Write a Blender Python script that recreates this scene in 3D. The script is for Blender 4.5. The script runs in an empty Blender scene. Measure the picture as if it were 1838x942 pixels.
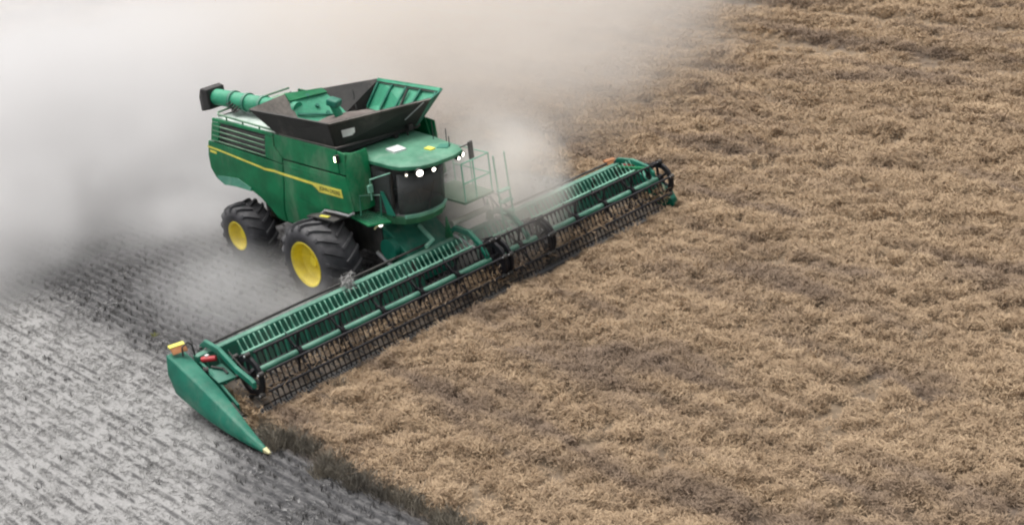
import bpy, bmesh, math, random
import numpy as np
from mathutils import Vector, Matrix, Euler

random.seed(7)
rng = np.random.default_rng(11)
S = bpy.context.scene
COL = S.collection
R = math.radians

# ------------------------------------------------------------------ camera
cam_d = bpy.data.cameras.new("camera")
cam = bpy.data.objects.new("camera", cam_d)
COL.objects.link(cam)
S.camera = cam
cam_d.sensor_width = 36.0
cam_d.lens = 36.0 * 2550.46 / 1838.0
cam_d.clip_start = 0.2
cam_d.clip_end = 6000.0
CAM = Vector((29.41238, -21.30141, 15.27513))
yaw, pitch, roll = 2.4157027, -0.4059523, -0.1167234
f = Vector((math.cos(yaw) * math.cos(pitch), math.sin(yaw) * math.cos(pitch), math.sin(pitch)))
r_ = f.cross(Vector((0, 0, 1))).normalized()
u_ = r_.cross(f)
c_, s_ = math.cos(roll), math.sin(roll)
rt, up = r_ * c_ + u_ * s_, u_ * c_ - r_ * s_
cam.matrix_world = Matrix(((rt.x, up.x, -f.x, CAM.x), (rt.y, up.y, -f.y, CAM.y), (rt.z, up.z, -f.z, CAM.z), (0, 0, 0, 1)))

# ------------------------------------------------------------------ light, sky, exposure
SUN_EL, SUN_DIR = R(74), Vector((-0.60, -0.10, 0))
sun_d = bpy.data.lights.new("sun", 'SUN')
sun_d.energy = 1.5
sun_d.angle = R(45)
sun_d.color = (1.0, 0.97, 0.93)
sun = bpy.data.objects.new("sun", sun_d)
COL.objects.link(sun)
hd = SUN_DIR.normalized() * math.cos(SUN_EL)
to_sun = Vector((hd.x, hd.y, math.sin(SUN_EL)))
sun.rotation_euler = to_sun.to_track_quat('Z', 'Y').to_euler()
W = bpy.data.worlds.new("World")
S.world = W
W.use_nodes = True
nt = W.node_tree
bg = nt.nodes['Background']
sky = nt.nodes.new('ShaderNodeTexSky')
sky.sky_type = 'NISHITA'
sky.sun_disc = False
sky.sun_elevation = SUN_EL
sky.sun_rotation = math.atan2(SUN_DIR.x, SUN_DIR.y)
sky.air_density = 1.0
sky.dust_density = 5.0
sky.ozone_density = 1.0
hsv = nt.nodes.new('ShaderNodeHueSaturation')
hsv.inputs['Saturation'].default_value = 0.10      # an overcast, nearly colourless sky
nt.links.new(sky.outputs[0], hsv.inputs['Color'])
nt.links.new(hsv.outputs[0], bg.inputs['Color'])
bg.inputs['Strength'].default_value = 0.13
S.view_settings.view_transform = 'Standard'
S.view_settings.look = 'None'
S.view_settings.gamma = 1.0
S.view_settings.exposure = 0.66
S.render.engine = 'CYCLES'
S.cycles.use_denoising = True
S.cycles.max_bounces = 10
S.cycles.diffuse_bounces = 3
S.cycles.glossy_bounces = 3
S.cycles.transmission_bounces = 4
S.cycles.transparent_max_bounces = 8
S.cycles.volume_bounces = 5
S.cycles.volume_step_rate = 1.0
S.cycles.volume_max_steps = 256
S.cycles.filter_width = 2.2
S.cycles.use_adaptive_sampling = True
S.cycles.adaptive_threshold = 0.02


# ------------------------------------------------------------------ helpers: materials
def nodes_of(name):
    m = bpy.data.materials.new(name)
    m.use_nodes = True
    return m, m.node_tree.nodes, m.node_tree.links, m.node_tree.nodes['Principled BSDF']


def mix_rgb(N, L, fac, a, b):
    n = N.new('ShaderNodeMix')
    n.data_type = 'RGBA'
    for i, v in ((0, fac), (6, a), (7, b)):
        if hasattr(v, 'links') or isinstance(v, bpy.types.NodeSocket):
            L.new(v, n.inputs[i])
        else:
            n.inputs[i].default_value = v if i == 0 else (*v, 1)
    return n.outputs[2]


def ramp(N, L, src, stops):
    n = N.new('ShaderNodeValToRGB')
    e = n.color_ramp.elements
    while len(e) < len(stops):
        e.new(0.5)
    for k, (p, c) in enumerate(stops):
        e[k].position = p
        e[k].color = (*c, 1) if len(c) == 3 else c
    L.new(src, n.inputs[0])
    return n.outputs[0]


def noise(N, L, vec, scale, detail=3, rough=0.55, dist=0.0):
    n = N.new('ShaderNodeTexNoise')
    n.inputs['Scale'].default_value = scale
    n.inputs['Detail'].default_value = detail
    n.inputs['Roughness'].default_value = rough
    n.inputs['Distortion'].default_value = dist
    if vec is not None:
        L.new(vec, n.inputs['Vector'])
    return n.outputs['Fac']


def math_n(N, L, op, a, b=None, c=None, clamp=False):
    n = N.new('ShaderNodeMath')
    n.operation = op
    n.use_clamp = clamp
    for i, v in enumerate((a, b, c)):
        if v is None:
            continue
        if isinstance(v, bpy.types.NodeSocket):
            L.new(v, n.inputs[i])
        else:
            n.inputs[i].default_value = v
    return n.outputs[0]


def maprange(N, L, v, a, b, c=0.0, d=1.0, smooth=True):
    n = N.new('ShaderNodeMapRange')
    n.interpolation_type = 'SMOOTHSTEP' if smooth else 'LINEAR'
    L.new(v, n.inputs[0])
    for i, x in enumerate((a, b, c, d)):
        if isinstance(x, bpy.types.NodeSocket):
            L.new(x, n.inputs[i + 1])
        else:
            n.inputs[i + 1].default_value = x
    return n.outputs[0]


def stretched(N, L, pos, sx, sy, sz):
    mp = N.new('ShaderNodeMapping')
    mp.inputs['Scale'].default_value = (sx, sy, sz)
    L.new(pos, mp.inputs[0])
    return mp.outputs[0]


DUSTC = (0.42, 0.37, 0.32)


def painted(name, col, rough=0.4, dust=0.5, spec=0.5, metal=0.0, dustcol=DUSTC, var=0.25, coat=0.0):
    """machine paint with settled field dust: more of it on faces that look up, in patches"""
    m, N, L, P = nodes_of(name)
    geo = N.new('ShaderNodeNewGeometry')
    pos = geo.outputs['Position']
    sep = N.new('ShaderNodeSeparateXYZ')
    L.new(geo.outputs['Normal'], sep.inputs[0])
    n1 = noise(N, L, pos, 1.3, 5, 0.65)
    n2 = noise(N, L, pos, 9.0, 4, 0.7)
    c = mix_rgb(N, L, maprange(N, L, n1, 0.3, 0.7), tuple(x * (1 - var) for x in col), tuple(min(1, x * (1 + var)) for x in col))
    upf = maprange(N, L, sep.outputs[2], 0.0, 1.0, 0.10, 1.0)
    k = math_n(N, L, 'MULTIPLY', upf, maprange(N, L, math_n(N, L, 'MULTIPLY_ADD', n2, 0.4, math_n(N, L, 'MULTIPLY', n1, 0.6)), 0.33, 0.68, 0.25, 1.0))
    n3 = noise(N, L, stretched(N, L, pos, 1.1, 1.1, 0.45), 1.0, 5, 0.7, 0.4)
    film = maprange(N, L, n3, 0.50, 0.72, 0.0, 0.16)
    k = math_n(N, L, 'ADD', math_n(N, L, 'MULTIPLY', k, dust), math_n(N, L, 'MULTIPLY', film, 1.0 if dust >= 0.08 else 0.3), clamp=True)
    c = mix_rgb(N, L, k, c, dustcol)
    L.new(c, P.inputs['Base Color'])
    L.new(maprange(N, L, k, 0.0, 0.6, rough, 0.85, False), P.inputs['Roughness'])
    P.inputs['Metallic'].default_value = metal
    P.inputs['Specular IOR Level'].default_value = spec
    if coat:
        P.inputs['Coat Weight'].default_value = coat
        P.inputs['Coat Roughness'].default_value = 0.25
    b = N.new('ShaderNodeBump')
    b.inputs['Strength'].default_value = 0.08
    b.inputs['Distance'].default_value = 0.02
    L.new(n2, b.inputs['Height'])
    L.new(b.outputs[0], P.inputs['Normal'])
    return m


def emissive(name, col, strength):
    m, N, L, P = nodes_of(name)
    P.inputs['Base Color'].default_value = (*col, 1)
    P.inputs['Emission Color'].default_value = (*col, 1)
    P.inputs['Emission Strength'].default_value = strength
    return m


M = {}
M['green'] = painted('green paint', (0.0005, 0.150, 0.056), 0.42, 0.08, spec=0.2)
M['green_deck'] = painted('dusty green paint', (0.008, 0.125, 0.05), 0.4, 0.62, dustcol=(0.40, 0.44, 0.36))
M['teal'] = painted('header green paint', (0.004, 0.150, 0.098), 0.48, 0.12, spec=0.3)
M['teal_dusty'] = painted('dusty header green paint', (0.008, 0.16, 0.10), 0.55, 0.42, dustcol=(0.36, 0.42, 0.36))
M['flapgreen'] = painted('tank flap green', (0.006, 0.25, 0.13), 0.5, 0.2, dustcol=(0.35, 0.45, 0.38))
M['black'] = painted('black panel', (0.012, 0.012, 0.012), 0.55, 0.12)
M['canvas'] = painted('tank cloth', (0.05, 0.045, 0.042), 0.8, 0.45)
M['dark'] = painted('dark steel', (0.018, 0.02, 0.022), 0.5, 0.22)
M['reeldark'] = painted('reel plastic', (0.012, 0.012, 0.016), 0.5, 0.06, spec=0.25)
M['sheet'] = painted('dusty sheet green', (0.02, 0.24, 0.155), 0.5, 0.4, dustcol=(0.36, 0.45, 0.38))
M['rubber'] = painted('tyre rubber', (0.05, 0.05, 0.056), 0.8, 0.8, dustcol=(0.17, 0.165, 0.165), spec=0.25)
M['yellow'] = painted('rim yellow', (0.85, 0.66, 0.03), 0.4, 0.3, dustcol=(0.45, 0.35, 0.15))
M['decal'] = painted('stripe yellow', (0.75, 0.68, 0.09), 0.45, 0.10)
M['white'] = painted('white plastic', (0.75, 0.75, 0.75), 0.5, 0.1)
M['cream'] = painted('cream plastic', (0.65, 0.60, 0.32), 0.5, 0.15)
M['red'] = painted('red plastic', (0.5, 0.02, 0.03), 0.4, 0.12)
M['orange'] = painted('orange reflector', (0.40, 0.14, 0.03), 0.45, 0.25)
M['grey'] = painted('grey steel', (0.32, 0.33, 0.34), 0.4, 0.3, metal=0.3)
M['tube'] = painted('pale dusty tube', (0.40, 0.43, 0.37), 0.6, 0.5)
M['print'] = painted('dark print', (0.02, 0.05, 0.02), 0.6, 0.05)
M['finger'] = painted('pale green fingers', (0.15, 0.42, 0.30), 0.5, 0.32, dustcol=(0.5, 0.55, 0.48))
M['belt'] = painted('draper belt', (0.06, 0.05, 0.045), 0.8, 0.8, dustcol=(0.22, 0.18, 0.14))
M['lamp'] = emissive('lit lamp', (1.0, 0.95, 0.82), 9.0)
M['lamp_dim'] = emissive('dim lamp', (1.0, 0.93, 0.75), 2.5)
M['lamp_soft'] = emissive('lit side lamp', (0.85, 1.0, 0.55), 6.0)
M['interior'] = painted('cab interior', (0.22, 0.22, 0.22), 0.8, 0.1)


def glass_mat():
    m, N, L, P = nodes_of('tinted glass')
    out = [n for n in N if n.type == 'OUTPUT_MATERIAL'][0]
    tr = N.new('ShaderNodeBsdfTransparent')
    tr.inputs[0].default_value = (0.55, 0.60, 0.60, 1)
    P.inputs['Base Color'].default_value = (0.13, 0.135, 0.135, 1)      # grey base colour stands in for reflections on the glass
    P.inputs['Roughness'].default_value = 0.12
    mx = N.new('ShaderNodeMixShader')
    mx.inputs[0].default_value = 0.42
    L.new(tr.outputs[0], mx.inputs[1])
    L.new(P.outputs[0], mx.inputs[2])
    L.new(mx.outputs[0], out.inputs[0])
    return m


M['glass'] = glass_mat()


# ------------------------------------------------------------------ helpers: meshes
class MB:
    def __init__(s):
        s.v, s.f = [], []

    def add(s, verts, faces):
        o = len(s.v)
        s.v += [tuple(p) for p in verts]
        s.f += [tuple(i + o for i in q) for q in faces]
        return s

    def hexa(s, b, t):
        """bottom ring of 4 points, top ring of 4"""
        return s.add(list(b) + list(t), [(3, 2, 1, 0), (4, 5, 6, 7), (0, 1, 5, 4), (1, 2, 6, 5), (2, 3, 7, 6), (3, 0, 4, 7)])

    def box(s, c, d, rot=None):
        x, y, z = d[0] / 2, d[1] / 2, d[2] / 2
        P = [Vector(p) for p in ((-x, -y, -z), (x, -y, -z), (x, y, -z), (-x, y, -z), (-x, -y, z), (x, -y, z), (x, y, z), (-x, y, z))]
        if rot is not None:
            Q = Euler(rot).to_matrix()
            P = [Q @ p for p in P]
        P = [p + Vector(c) for p in P]
        return s.hexa(P[:4], P[4:])

    def tube(s, pts, r, n=10, cap=True):
        pts = [Vector(p) for p in pts]
        rr = r if isinstance(r, (list, tuple)) else [r] * len(pts)
        rings = []
        a = None
        for i, p in enumerate(pts):
            d = (pts[min(i + 1, len(pts) - 1)] - pts[max(i - 1, 0)]).normalized()
            if a is None:
                a = d.orthogonal().normalized()
            a = (a - d * a.dot(d)).normalized()
            b = d.cross(a)
            rings.append([p + (a * math.cos(2 * math.pi * k / n) + b * math.sin(2 * math.pi * k / n)) * rr[i] for k in range(n)])
        V = [q for g in rings for q in g]
        F = []
        for i in range(len(pts) - 1):
            for k in range(n):
                k2 = (k + 1) % n
                F.append((i * n + k, i * n + k2, (i + 1) * n + k2, (i + 1) * n + k))
        if cap:
            F.append(tuple(range(n - 1, -1, -1)))
            F.append(tuple((len(pts) - 1) * n + k for k in range(n)))
        return s.add(V, F)

    def lathe_y(s, prof, n=48, c=(0, 0, 0)):
        """closed profile of (y, r) turned about the y axis"""
        V, F = [], []
        m = len(prof)
        for k in range(n):
            a = 2 * math.pi * k / n
            for (y, r) in prof:
                V.append((c[0] + r * math.cos(a), c[1] + y, c[2] + r * math.sin(a)))
        for k in range(n):
            k2 = (k + 1) % n
            for j in range(m - 1):
                F.append((k * m + j, k * m + j + 1, k2 * m + j + 1, k2 * m + j))
        return s.add(V, F)

    def loft(s, secs, caps=True):
        n = len(secs[0])
        V = [p for q in secs for p in q]
        F = []
        for i in range(len(secs) - 1):
            for k in range(n):
                k2 = (k + 1) % n
                F.append((i * n + k, i * n + k2, (i + 1) * n + k2, (i + 1) * n + k))
        if caps:
            F.append(tuple(range(n - 1, -1, -1)))
            F.append(tuple((len(secs) - 1) * n + k for k in range(n)))
        return s.add(V, F)

    def slab(s, quad, t):
        """a flat plate of thickness t (centred) over a polygon of points"""
        q = [Vector(p) for p in quad]
        nrm = (q[1] - q[0]).cross(q[2] - q[0]).normalized() * (t / 2)
        n = len(q)
        V = [p - nrm for p in q] + [p + nrm for p in q]
        F = [tuple(range(n - 1, -1, -1)), tuple(range(n, 2 * n))]
        for k in range(n):
            F.append((k, (k + 1) % n, n + (k + 1) % n, n + k))
        return s.add(V, F)

    def build(s, name, mat, parent=None, smooth=False, bevel=0.0, label=None, loc=None, kind=None):
        me = bpy.data.meshes.new(name)
        me.from_pydata(s.v, [], s.f)
        bm = bmesh.new()
        bm.from_mesh(me)
        bmesh.ops.recalc_face_normals(bm, faces=bm.faces)
        bm.to_mesh(me)
        bm.free()
        me.materials.append(mat)
        return finish(me, name, parent, smooth, bevel, label, loc, kind)


def finish(me, name, parent=None, smooth=False, bevel=0.0, label=None, loc=None, kind=None):
    if smooth:
        me.polygons.foreach_set('use_smooth', [True] * len(me.polygons))
        if smooth != 'all':
            me.set_sharp_from_angle(angle=R(35))
    o = bpy.data.objects.new(name, me)
    COL.objects.link(o)
    if parent:
        o.parent = parent
    if loc:
        o.location = loc
    if bevel:
        b = o.modifiers.new('bevel', 'BEVEL')
        b.width = bevel
        b.segments = 2
        b.limit_method = 'ANGLE'
        b.angle_limit = R(40)
    if label:
        o['label'] = label
    if kind:
        o['kind'] = kind
    return o


def empty(name, label, cat, loc=(0, 0, 0), group=None):
    o = bpy.data.objects.new(name, None)
    COL.objects.link(o)
    o.location = loc
    o['label'] = label
    o['category'] = cat
    if group:
        o['group'] = group
    return o


def tag(o, label, cat, kind=None, group=None):
    o['label'] = label
    o['category'] = cat
    if kind:
        o['kind'] = kind
    if group:
        o['group'] = group
    return o


def share(src, parent, name, loc=None, rot=None):
    o = src.copy()
    COL.objects.link(o)
    o.name = name
    o.parent = parent
    if loc is not None:
        o.location = loc
    if rot is not None:
        o.rotation_euler = rot
    return o


def copy_tree(o, parent):
    c = o.copy()
    COL.objects.link(c)
    c.parent = parent
    for ch in o.children:
        copy_tree(ch, c)
    return c


# ------------------------------------------------------------------ noise in numpy
def vnoise(x, y, scale, seed):
    g = np.random.default_rng(seed).random((257, 257))
    u, v = x * scale + 91.3, y * scale + 47.7
    i, j = np.floor(u).astype(int), np.floor(v).astype(int)
    a, b = u - i, v - j
    a, b = a * a * (3 - 2 * a), b * b * (3 - 2 * b)
    i0, j0, i1, j1 = i % 256, j % 256, (i + 1) % 256, (j + 1) % 256
    return (g[i0, j0] * (1 - a) + g[i1, j0] * a) * (1 - b) + (g[i0, j1] * (1 - a) + g[i1, j1] * a) * b


def sstep(a, b, x):
    t = np.clip((x - a) / (b - a), 0, 1)
    return t * t * (3 - 2 * t)


CUT_X, EDGE_R, EDGE_L = 4.32, -7.45, 7.75


def crop_inside(x, y):
    """signed distance-like: > 0 in standing crop"""
    w = (vnoise(x, y, 0.9, 5) - 0.5) * 0.5 + (vnoise(x, y, 3.0, 6) - 0.5) * 0.35
    front = np.minimum(x - CUT_X + w * 0.4, y - EDGE_R + w)
    left = y - EDGE_L + w * 0.6
    return np.maximum(front, left)


def tramline(x, y):
    a = np.abs(y - 23.0 - 0.010 * x)
    b = np.abs(y - 21.9 - 0.07 * (x + 2))
    t = np.maximum(1.35 - a / 0.55, 1.3 - b / 0.5)
    t = np.maximum(t, 1.2 - np.abs(y - 27.2 - 0.03 * x) / 0.5)
    return np.clip(t, 0, 1) * (0.35 + 0.65 * vnoise(x, y, 0.5, 9))


def hollow(x, y):
    return 1 - sstep(0.20, 0.42, 0.65 * vnoise(x * 0.6, y, 3.3, 14) + 0.35 * vnoise(x * 0.5, y, 0.8, 15))


def crop_height(x, y):
    return 0.25 - 0.10 * hollow(x, y) + 0.14 * (vnoise(x, y, 0.22, 1) - 0.5) + 0.20 * (vnoise(x * 0.5, y, 0.9, 2) - 0.5) + 0.24 * (vnoise(x * 0.6, y, 2.4, 3) - 0.5)


# ------------------------------------------------------------------ materials of the field
def field_pos(N, L):
    g = N.new('ShaderNodeNewGeometry')
    sp = N.new('ShaderNodeSeparateXYZ')
    L.new(g.outputs['Position'], sp.inputs[0])
    return g.outputs['Position'], sp.outputs[0], sp.outputs[1], sp.outputs[2]


def chaff_amount(N, L, pos, px, py):
    """1 where pale chaff covers the soil (the earlier pass), less on the strip cut just now"""
    w = noise(N, L, pos, 0.55, 4, 0.6)
    yy = math_n(N, L, 'MULTIPLY_ADD', math_n(N, L, 'SUBTRACT', w, 0.5), 2.2, py)
    # limit of the pale cover: y = -7.0 near the machine, -8.4 ahead of it
    lim = maprange(N, L, px, 1.0, 8.0, -6.7, -9.6)
    d = math_n(N, L, 'SUBTRACT', lim, yy)
    return maprange(N, L, d, -0.7, 1.1)


def ground_material():
    m, N, L, P = nodes_of('field soil')
    pos, px, py, pz = field_pos(N, L)
    ch = chaff_amount(N, L, pos, px, py)
    n1 = noise(N, L, stretched(N, L, pos, 2.2, 7.0, 1), 1.6, 5, 0.65)
    n2 = noise(N, L, pos, 14.0, 4, 0.7)
    nb = noise(N, L, pos, 0.35, 3, 0.5)
    # drill rows along the way the machine drives, 28 cm apart: bare dark dashes between them
    wv = math_n(N, L, 'COSINE', math_n(N, L, 'MULTIPLY_ADD', py, 2 * math.pi / 0.28, math_n(N, L, 'MULTIPLY', nb, 2.0)))
    rowm = maprange(N, L, wv, -0.2, 0.9)
    dash = maprange(N, L, noise(N, L, stretched(N, L, pos, 1.7, 4.2, 1), 1.0, 3, 0.62), 0.42, 0.58)
    light = mix_rgb(N, L, maprange(N, L, n2, 0.3, 0.7), (0.265, 0.258, 0.252), (0.325, 0.318, 0.31))
    light = mix_rgb(N, L, math_n(N, L, 'MULTIPLY', rowm, math_n(N, L, 'MULTIPLY', dash, 0.95)), light, (0.075, 0.073, 0.073))
    light = mix_rgb(N, L, maprange(N, L, nb, 0.40, 0.65, 0.0, 0.3), light, (0.305, 0.298, 0.29))
    dark = mix_rgb(N, L, maprange(N, L, n1, 0.35, 0.62), (0.04, 0.04, 0.042), (0.13, 0.126, 0.126))
    dark = mix_rgb(N, L, maprange(N, L, n2, 0.45, 0.75, 0, 0.6), dark, (0.19, 0.183, 0.176))
    dark = mix_rgb(N, L, math_n(N, L, 'MULTIPLY', rowm, 0.55), dark, (0.035, 0.035, 0.037))
    c = mix_rgb(N, L, ch, dark, light)
    soil = mix_rgb(N, L, n2, (0.05, 0.037, 0.03), (0.13, 0.10, 0.075))
    # soil under the standing crop and the far uncut land
    far = mix_rgb(N, L, maprange(N, L, nb, 0.3, 0.7), (0.17, 0.125, 0.085), (0.27, 0.20, 0.14))
    c = mix_rgb(N, L, maprange(N, L, py, 7.6, 8.4), c, far)
    fx = math_n(N, L, 'MINIMUM', maprange(N, L, px, 4.2, 4.8), maprange(N, L, py, -7.6, -7.2))
    c = mix_rgb(N, L, fx, c, soil)
    L.new(c, P.inputs['Base Color'])
    P.inputs['Roughness'].default_value = 0.95
    P.inputs['Specular IOR Level'].default_value = 0.1
    b = N.new('ShaderNodeBump')
    b.inputs['Strength'].default_value = 0.6
    b.inputs['Distance'].default_value = 0.06
    L.new(math_n(N, L, 'ADD', n1, math_n(N, L, 'MULTIPLY', n2, 0.4)), b.inputs['Height'])
    L.new(b.outputs[0], P.inputs['Normal'])
    return m


def straw_material(name, dark, mid, light, purple, rand=0.5):
    m, N, L, P = nodes_of(name)
    pos, px, py, pz = field_pos(N, L)
    oi = N.new('ShaderNodeObjectInfo')
    a = noise(N, L, stretched(N, L, pos, 0.15, 0.66, 0.4), 1.0, 4, 0.62)
    b = noise(N, L, stretched(N, L, pos, 0.7, 1.7, 1.0), 1.0, 4, 0.68)
    fine = noise(N, L, stretched(N, L, pos, 3.2, 5.5, 4.0), 1.0, 3, 0.7)
    c = mix_rgb(N, L, maprange(N, L, b, 0.36, 0.66), mid, light)
    c = mix_rgb(N, L, maprange(N, L, a, 0.48, 0.66, 0, 0.8), c, purple)
    c = mix_rgb(N, L, maprange(N, L, fine, 0.50, 0.70, 0, 0.6), c, dark)
    c = mix_rgb(N, L, maprange(N, L, oi.outputs['Random'], 0.0, 1.0, 0.0, rand, False), c, dark)
    L.new(c, P.inputs['Base Color'])
    P.inputs['Roughness'].default_value = 0.85
    P.inputs['Specular IOR Level'].default_value = 0.15
    return m


M['ground'] = ground_material()
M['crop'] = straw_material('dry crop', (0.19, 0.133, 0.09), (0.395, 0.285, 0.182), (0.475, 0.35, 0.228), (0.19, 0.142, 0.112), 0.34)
M['canopy'] = straw_material('matted crop', (0.08, 0.06, 0.043), (0.17, 0.125, 0.085), (0.21, 0.16, 0.11), (0.11, 0.085, 0.07), 0.0)  # crop colours darkened in place of the mat's missing self-shadow
M['edgecrop'] = straw_material('shade-darkened crop edge', (0.09, 0.082, 0.07), (0.20, 0.18, 0.145), (0.32, 0.28, 0.22), (0.13, 0.12, 0.105))  # shade on the crop's cut side put into a darker stem colour
M['stubble'] = straw_material('stubble', (0.045, 0.043, 0.043), (0.11, 0.106, 0.102), (0.19, 0.183, 0.175), (0.08, 0.078, 0.08), 0.7)
M['chaff'] = straw_material('chaff', (0.30, 0.293, 0.283), (0.36, 0.352, 0.342), (0.40, 0.39, 0.378), (0.33, 0.323, 0.313), 0.12)
M['grain'] = straw_material('grain', (0.08, 0.066, 0.06), (0.15, 0.125, 0.115), (0.21, 0.18, 0.165), (0.11, 0.092, 0.085))


# ------------------------------------------------------------------ the ground
def ground():
    g = MB()
    g.add([(-1800, -1800, 0), (1800, -1800, 0), (1800, 1800, 0), (-1800, 1800, 0)], [(0, 1, 2, 3)])
    o = g.build('field_ground', M['ground'])
    tag(o, 'flat harvested field soil under the stubble, chaff and crop', 'ground', 'structure')


ground()


def grid_mesh(name, xs, ys, zf, keep, mat):
    X, Y = np.meshgrid(xs, ys, indexing='ij')
    Z = zf(X, Y)
    K = keep(X, Y)
    nx, ny = X.shape
    idx = np.arange(nx * ny).reshape(nx, ny)
    q = np.stack([idx[:-1, :-1], idx[1:, :-1], idx[1:, 1:], idx[:-1, 1:]], -1).reshape(-1, 4)
    kk = (K[:-1, :-1] | K[1:, :-1] | K[1:, 1:] | K[:-1, 1:]).reshape(-1)
    q = q[kk]
    used, inv = np.unique(q, return_inverse=True)
    V = np.stack([X, Y, Z], -1).reshape(-1, 3)[used]
    Q = inv.reshape(-1, 4)
    return V, Q


def mesh_np(name, V, Q, mat):
    me = bpy.data.meshes.new(name)
    me.vertices.add(len(V))
    me.vertices.foreach_set('co', V.astype(np.float32).ravel())
    me.loops.add(Q.size)
    me.loops.foreach_set('vertex_index', Q.astype(np.int32).ravel())
    me.polygons.add(len(Q))
    me.polygons.foreach_set('loop_start', np.arange(0, Q.size, Q.shape[1], dtype=np.int32))
    me.polygons.foreach_set('loop_total', np.full(len(Q), Q.shape[1], dtype=np.int32))
    me.update(calc_edges=True)
    me.validate()
    me.materials.append(mat)
    return me


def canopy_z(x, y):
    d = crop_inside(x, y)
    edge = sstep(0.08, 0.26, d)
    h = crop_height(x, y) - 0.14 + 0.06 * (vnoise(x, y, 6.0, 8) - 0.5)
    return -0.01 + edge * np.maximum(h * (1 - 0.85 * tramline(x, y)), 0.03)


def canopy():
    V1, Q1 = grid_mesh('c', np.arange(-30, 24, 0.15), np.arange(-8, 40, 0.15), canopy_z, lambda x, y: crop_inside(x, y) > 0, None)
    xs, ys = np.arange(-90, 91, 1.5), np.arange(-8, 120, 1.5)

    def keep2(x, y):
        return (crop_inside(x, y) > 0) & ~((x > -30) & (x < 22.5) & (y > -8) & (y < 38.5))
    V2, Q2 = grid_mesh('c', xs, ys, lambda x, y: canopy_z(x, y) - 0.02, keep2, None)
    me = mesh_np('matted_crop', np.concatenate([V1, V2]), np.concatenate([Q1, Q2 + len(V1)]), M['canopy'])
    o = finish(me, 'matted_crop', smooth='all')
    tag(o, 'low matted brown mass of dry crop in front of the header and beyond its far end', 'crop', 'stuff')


canopy()


# ------------------------------------------------------------------ scatter of plant tufts by geometry nodes
def tuft_mesh(name, nb, radius, hmin, hmax, wid, lean, mat, seed, pods=0, curl=0.3):
    rr = random.Random(seed)
    b = MB()
    for k in range(nb):
        a = rr.uniform(0, 2 * math.pi)
        d = radius * math.sqrt(rr.random())
        p = Vector((d * math.cos(a), d * math.sin(a), rr.uniform(-0.02, 0.05)))
        L = rr.uniform(hmin, hmax)
        la = rr.uniform(*lean)
        az = rr.uniform(0, 2 * math.pi)
        dv = Vector((math.sin(la) * math.cos(az), math.sin(la) * math.sin(az), math.cos(la)))
        side = dv.cross(Vector((rr.uniform(-1, 1), rr.uniform(-1, 1), rr.uniform(-.3, .3)))).normalized()
        w = wid * rr.uniform(0.6, 1.3)
        dv2 = (dv + Vector((rr.uniform(-curl, curl), rr.uniform(-curl, curl), rr.uniform(-curl, 0.1)))).normalized()
        q = p + dv * L * 0.55
        e = q + dv2 * L * 0.45
        b.add([p - side * w, p + side * w, q + side * w * 0.9, q - side * w * 0.9, e + side * w * 0.45, e - side * w * 0.45],
              [(0, 1, 2, 3), (3, 2, 4, 5)])
        for _ in range(pods):
            t = rr.uniform(0.35, 1.0)
            c = p + (e - p) * t + Vector((rr.uniform(-.03, .03), rr.uniform(-.03, .03), rr.uniform(-.02, .02)))
            s1 = Vector((rr.uniform(-1, 1), rr.uniform(-1, 1), rr.uniform(-.6, .6))).normalized() * rr.uniform(.018, .04)
            s2 = s1.cross(Vector((rr.uniform(-1, 1), rr.uniform(-1, 1), rr.uniform(-1, 1)))).normalized() * rr.uniform(.010, .018)
            b.add([c - s1, c + s2, c + s1, c - s2], [(0, 1, 2, 3)])
    me = bpy.data.meshes.new(name)
    me.from_pydata(b.v, [], b.f)
    me.materials.append(mat)
    return me


def mound_mesh(name, nb, radius, height, lmin, lmax, wid, mat, seed):
    """a low mound of short tangled twigs, most of them lying"""
    rr = random.Random(seed)
    b = MB()
    for k in range(nb):
        a = rr.uniform(0, 2 * math.pi)
        d = math.sqrt(rr.random())
        z = height * (1 - d * d) * rr.uniform(0.55, 1.1)
        p = Vector((radius * d * math.cos(a), radius * d * math.sin(a), z))
        L = rr.uniform(lmin, lmax)
        az = rr.uniform(0, 2 * math.pi)
        el = rr.gauss(0.25, 0.35)
        dv = Vector((math.cos(az) * math.cos(el), math.sin(az) * math.cos(el), math.sin(el)))
        side = dv.cross(Vector((rr.uniform(-.6, .6), rr.uniform(-.6, .6), 1))).normalized() * wid * rr.uniform(0.6, 1.4)
        q = p + dv * L * 0.5 + Vector((0, 0, 0.02))
        dv2 = (dv + Vector((rr.uniform(-.6, .6), rr.uniform(-.6, .6), rr.uniform(-.7, .1)))).normalized()
        e = q + dv2 * L * 0.5
        b.add([p - side, p + side, q + side, q - side, e + side * 0.4, e - side * 0.4], [(0, 1, 2, 3), (3, 2, 4, 5)])
    me = bpy.data.meshes.new(name)
    me.from_pydata(b.v, [], b.f)
    me.materials.append(mat)
    return me


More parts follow.
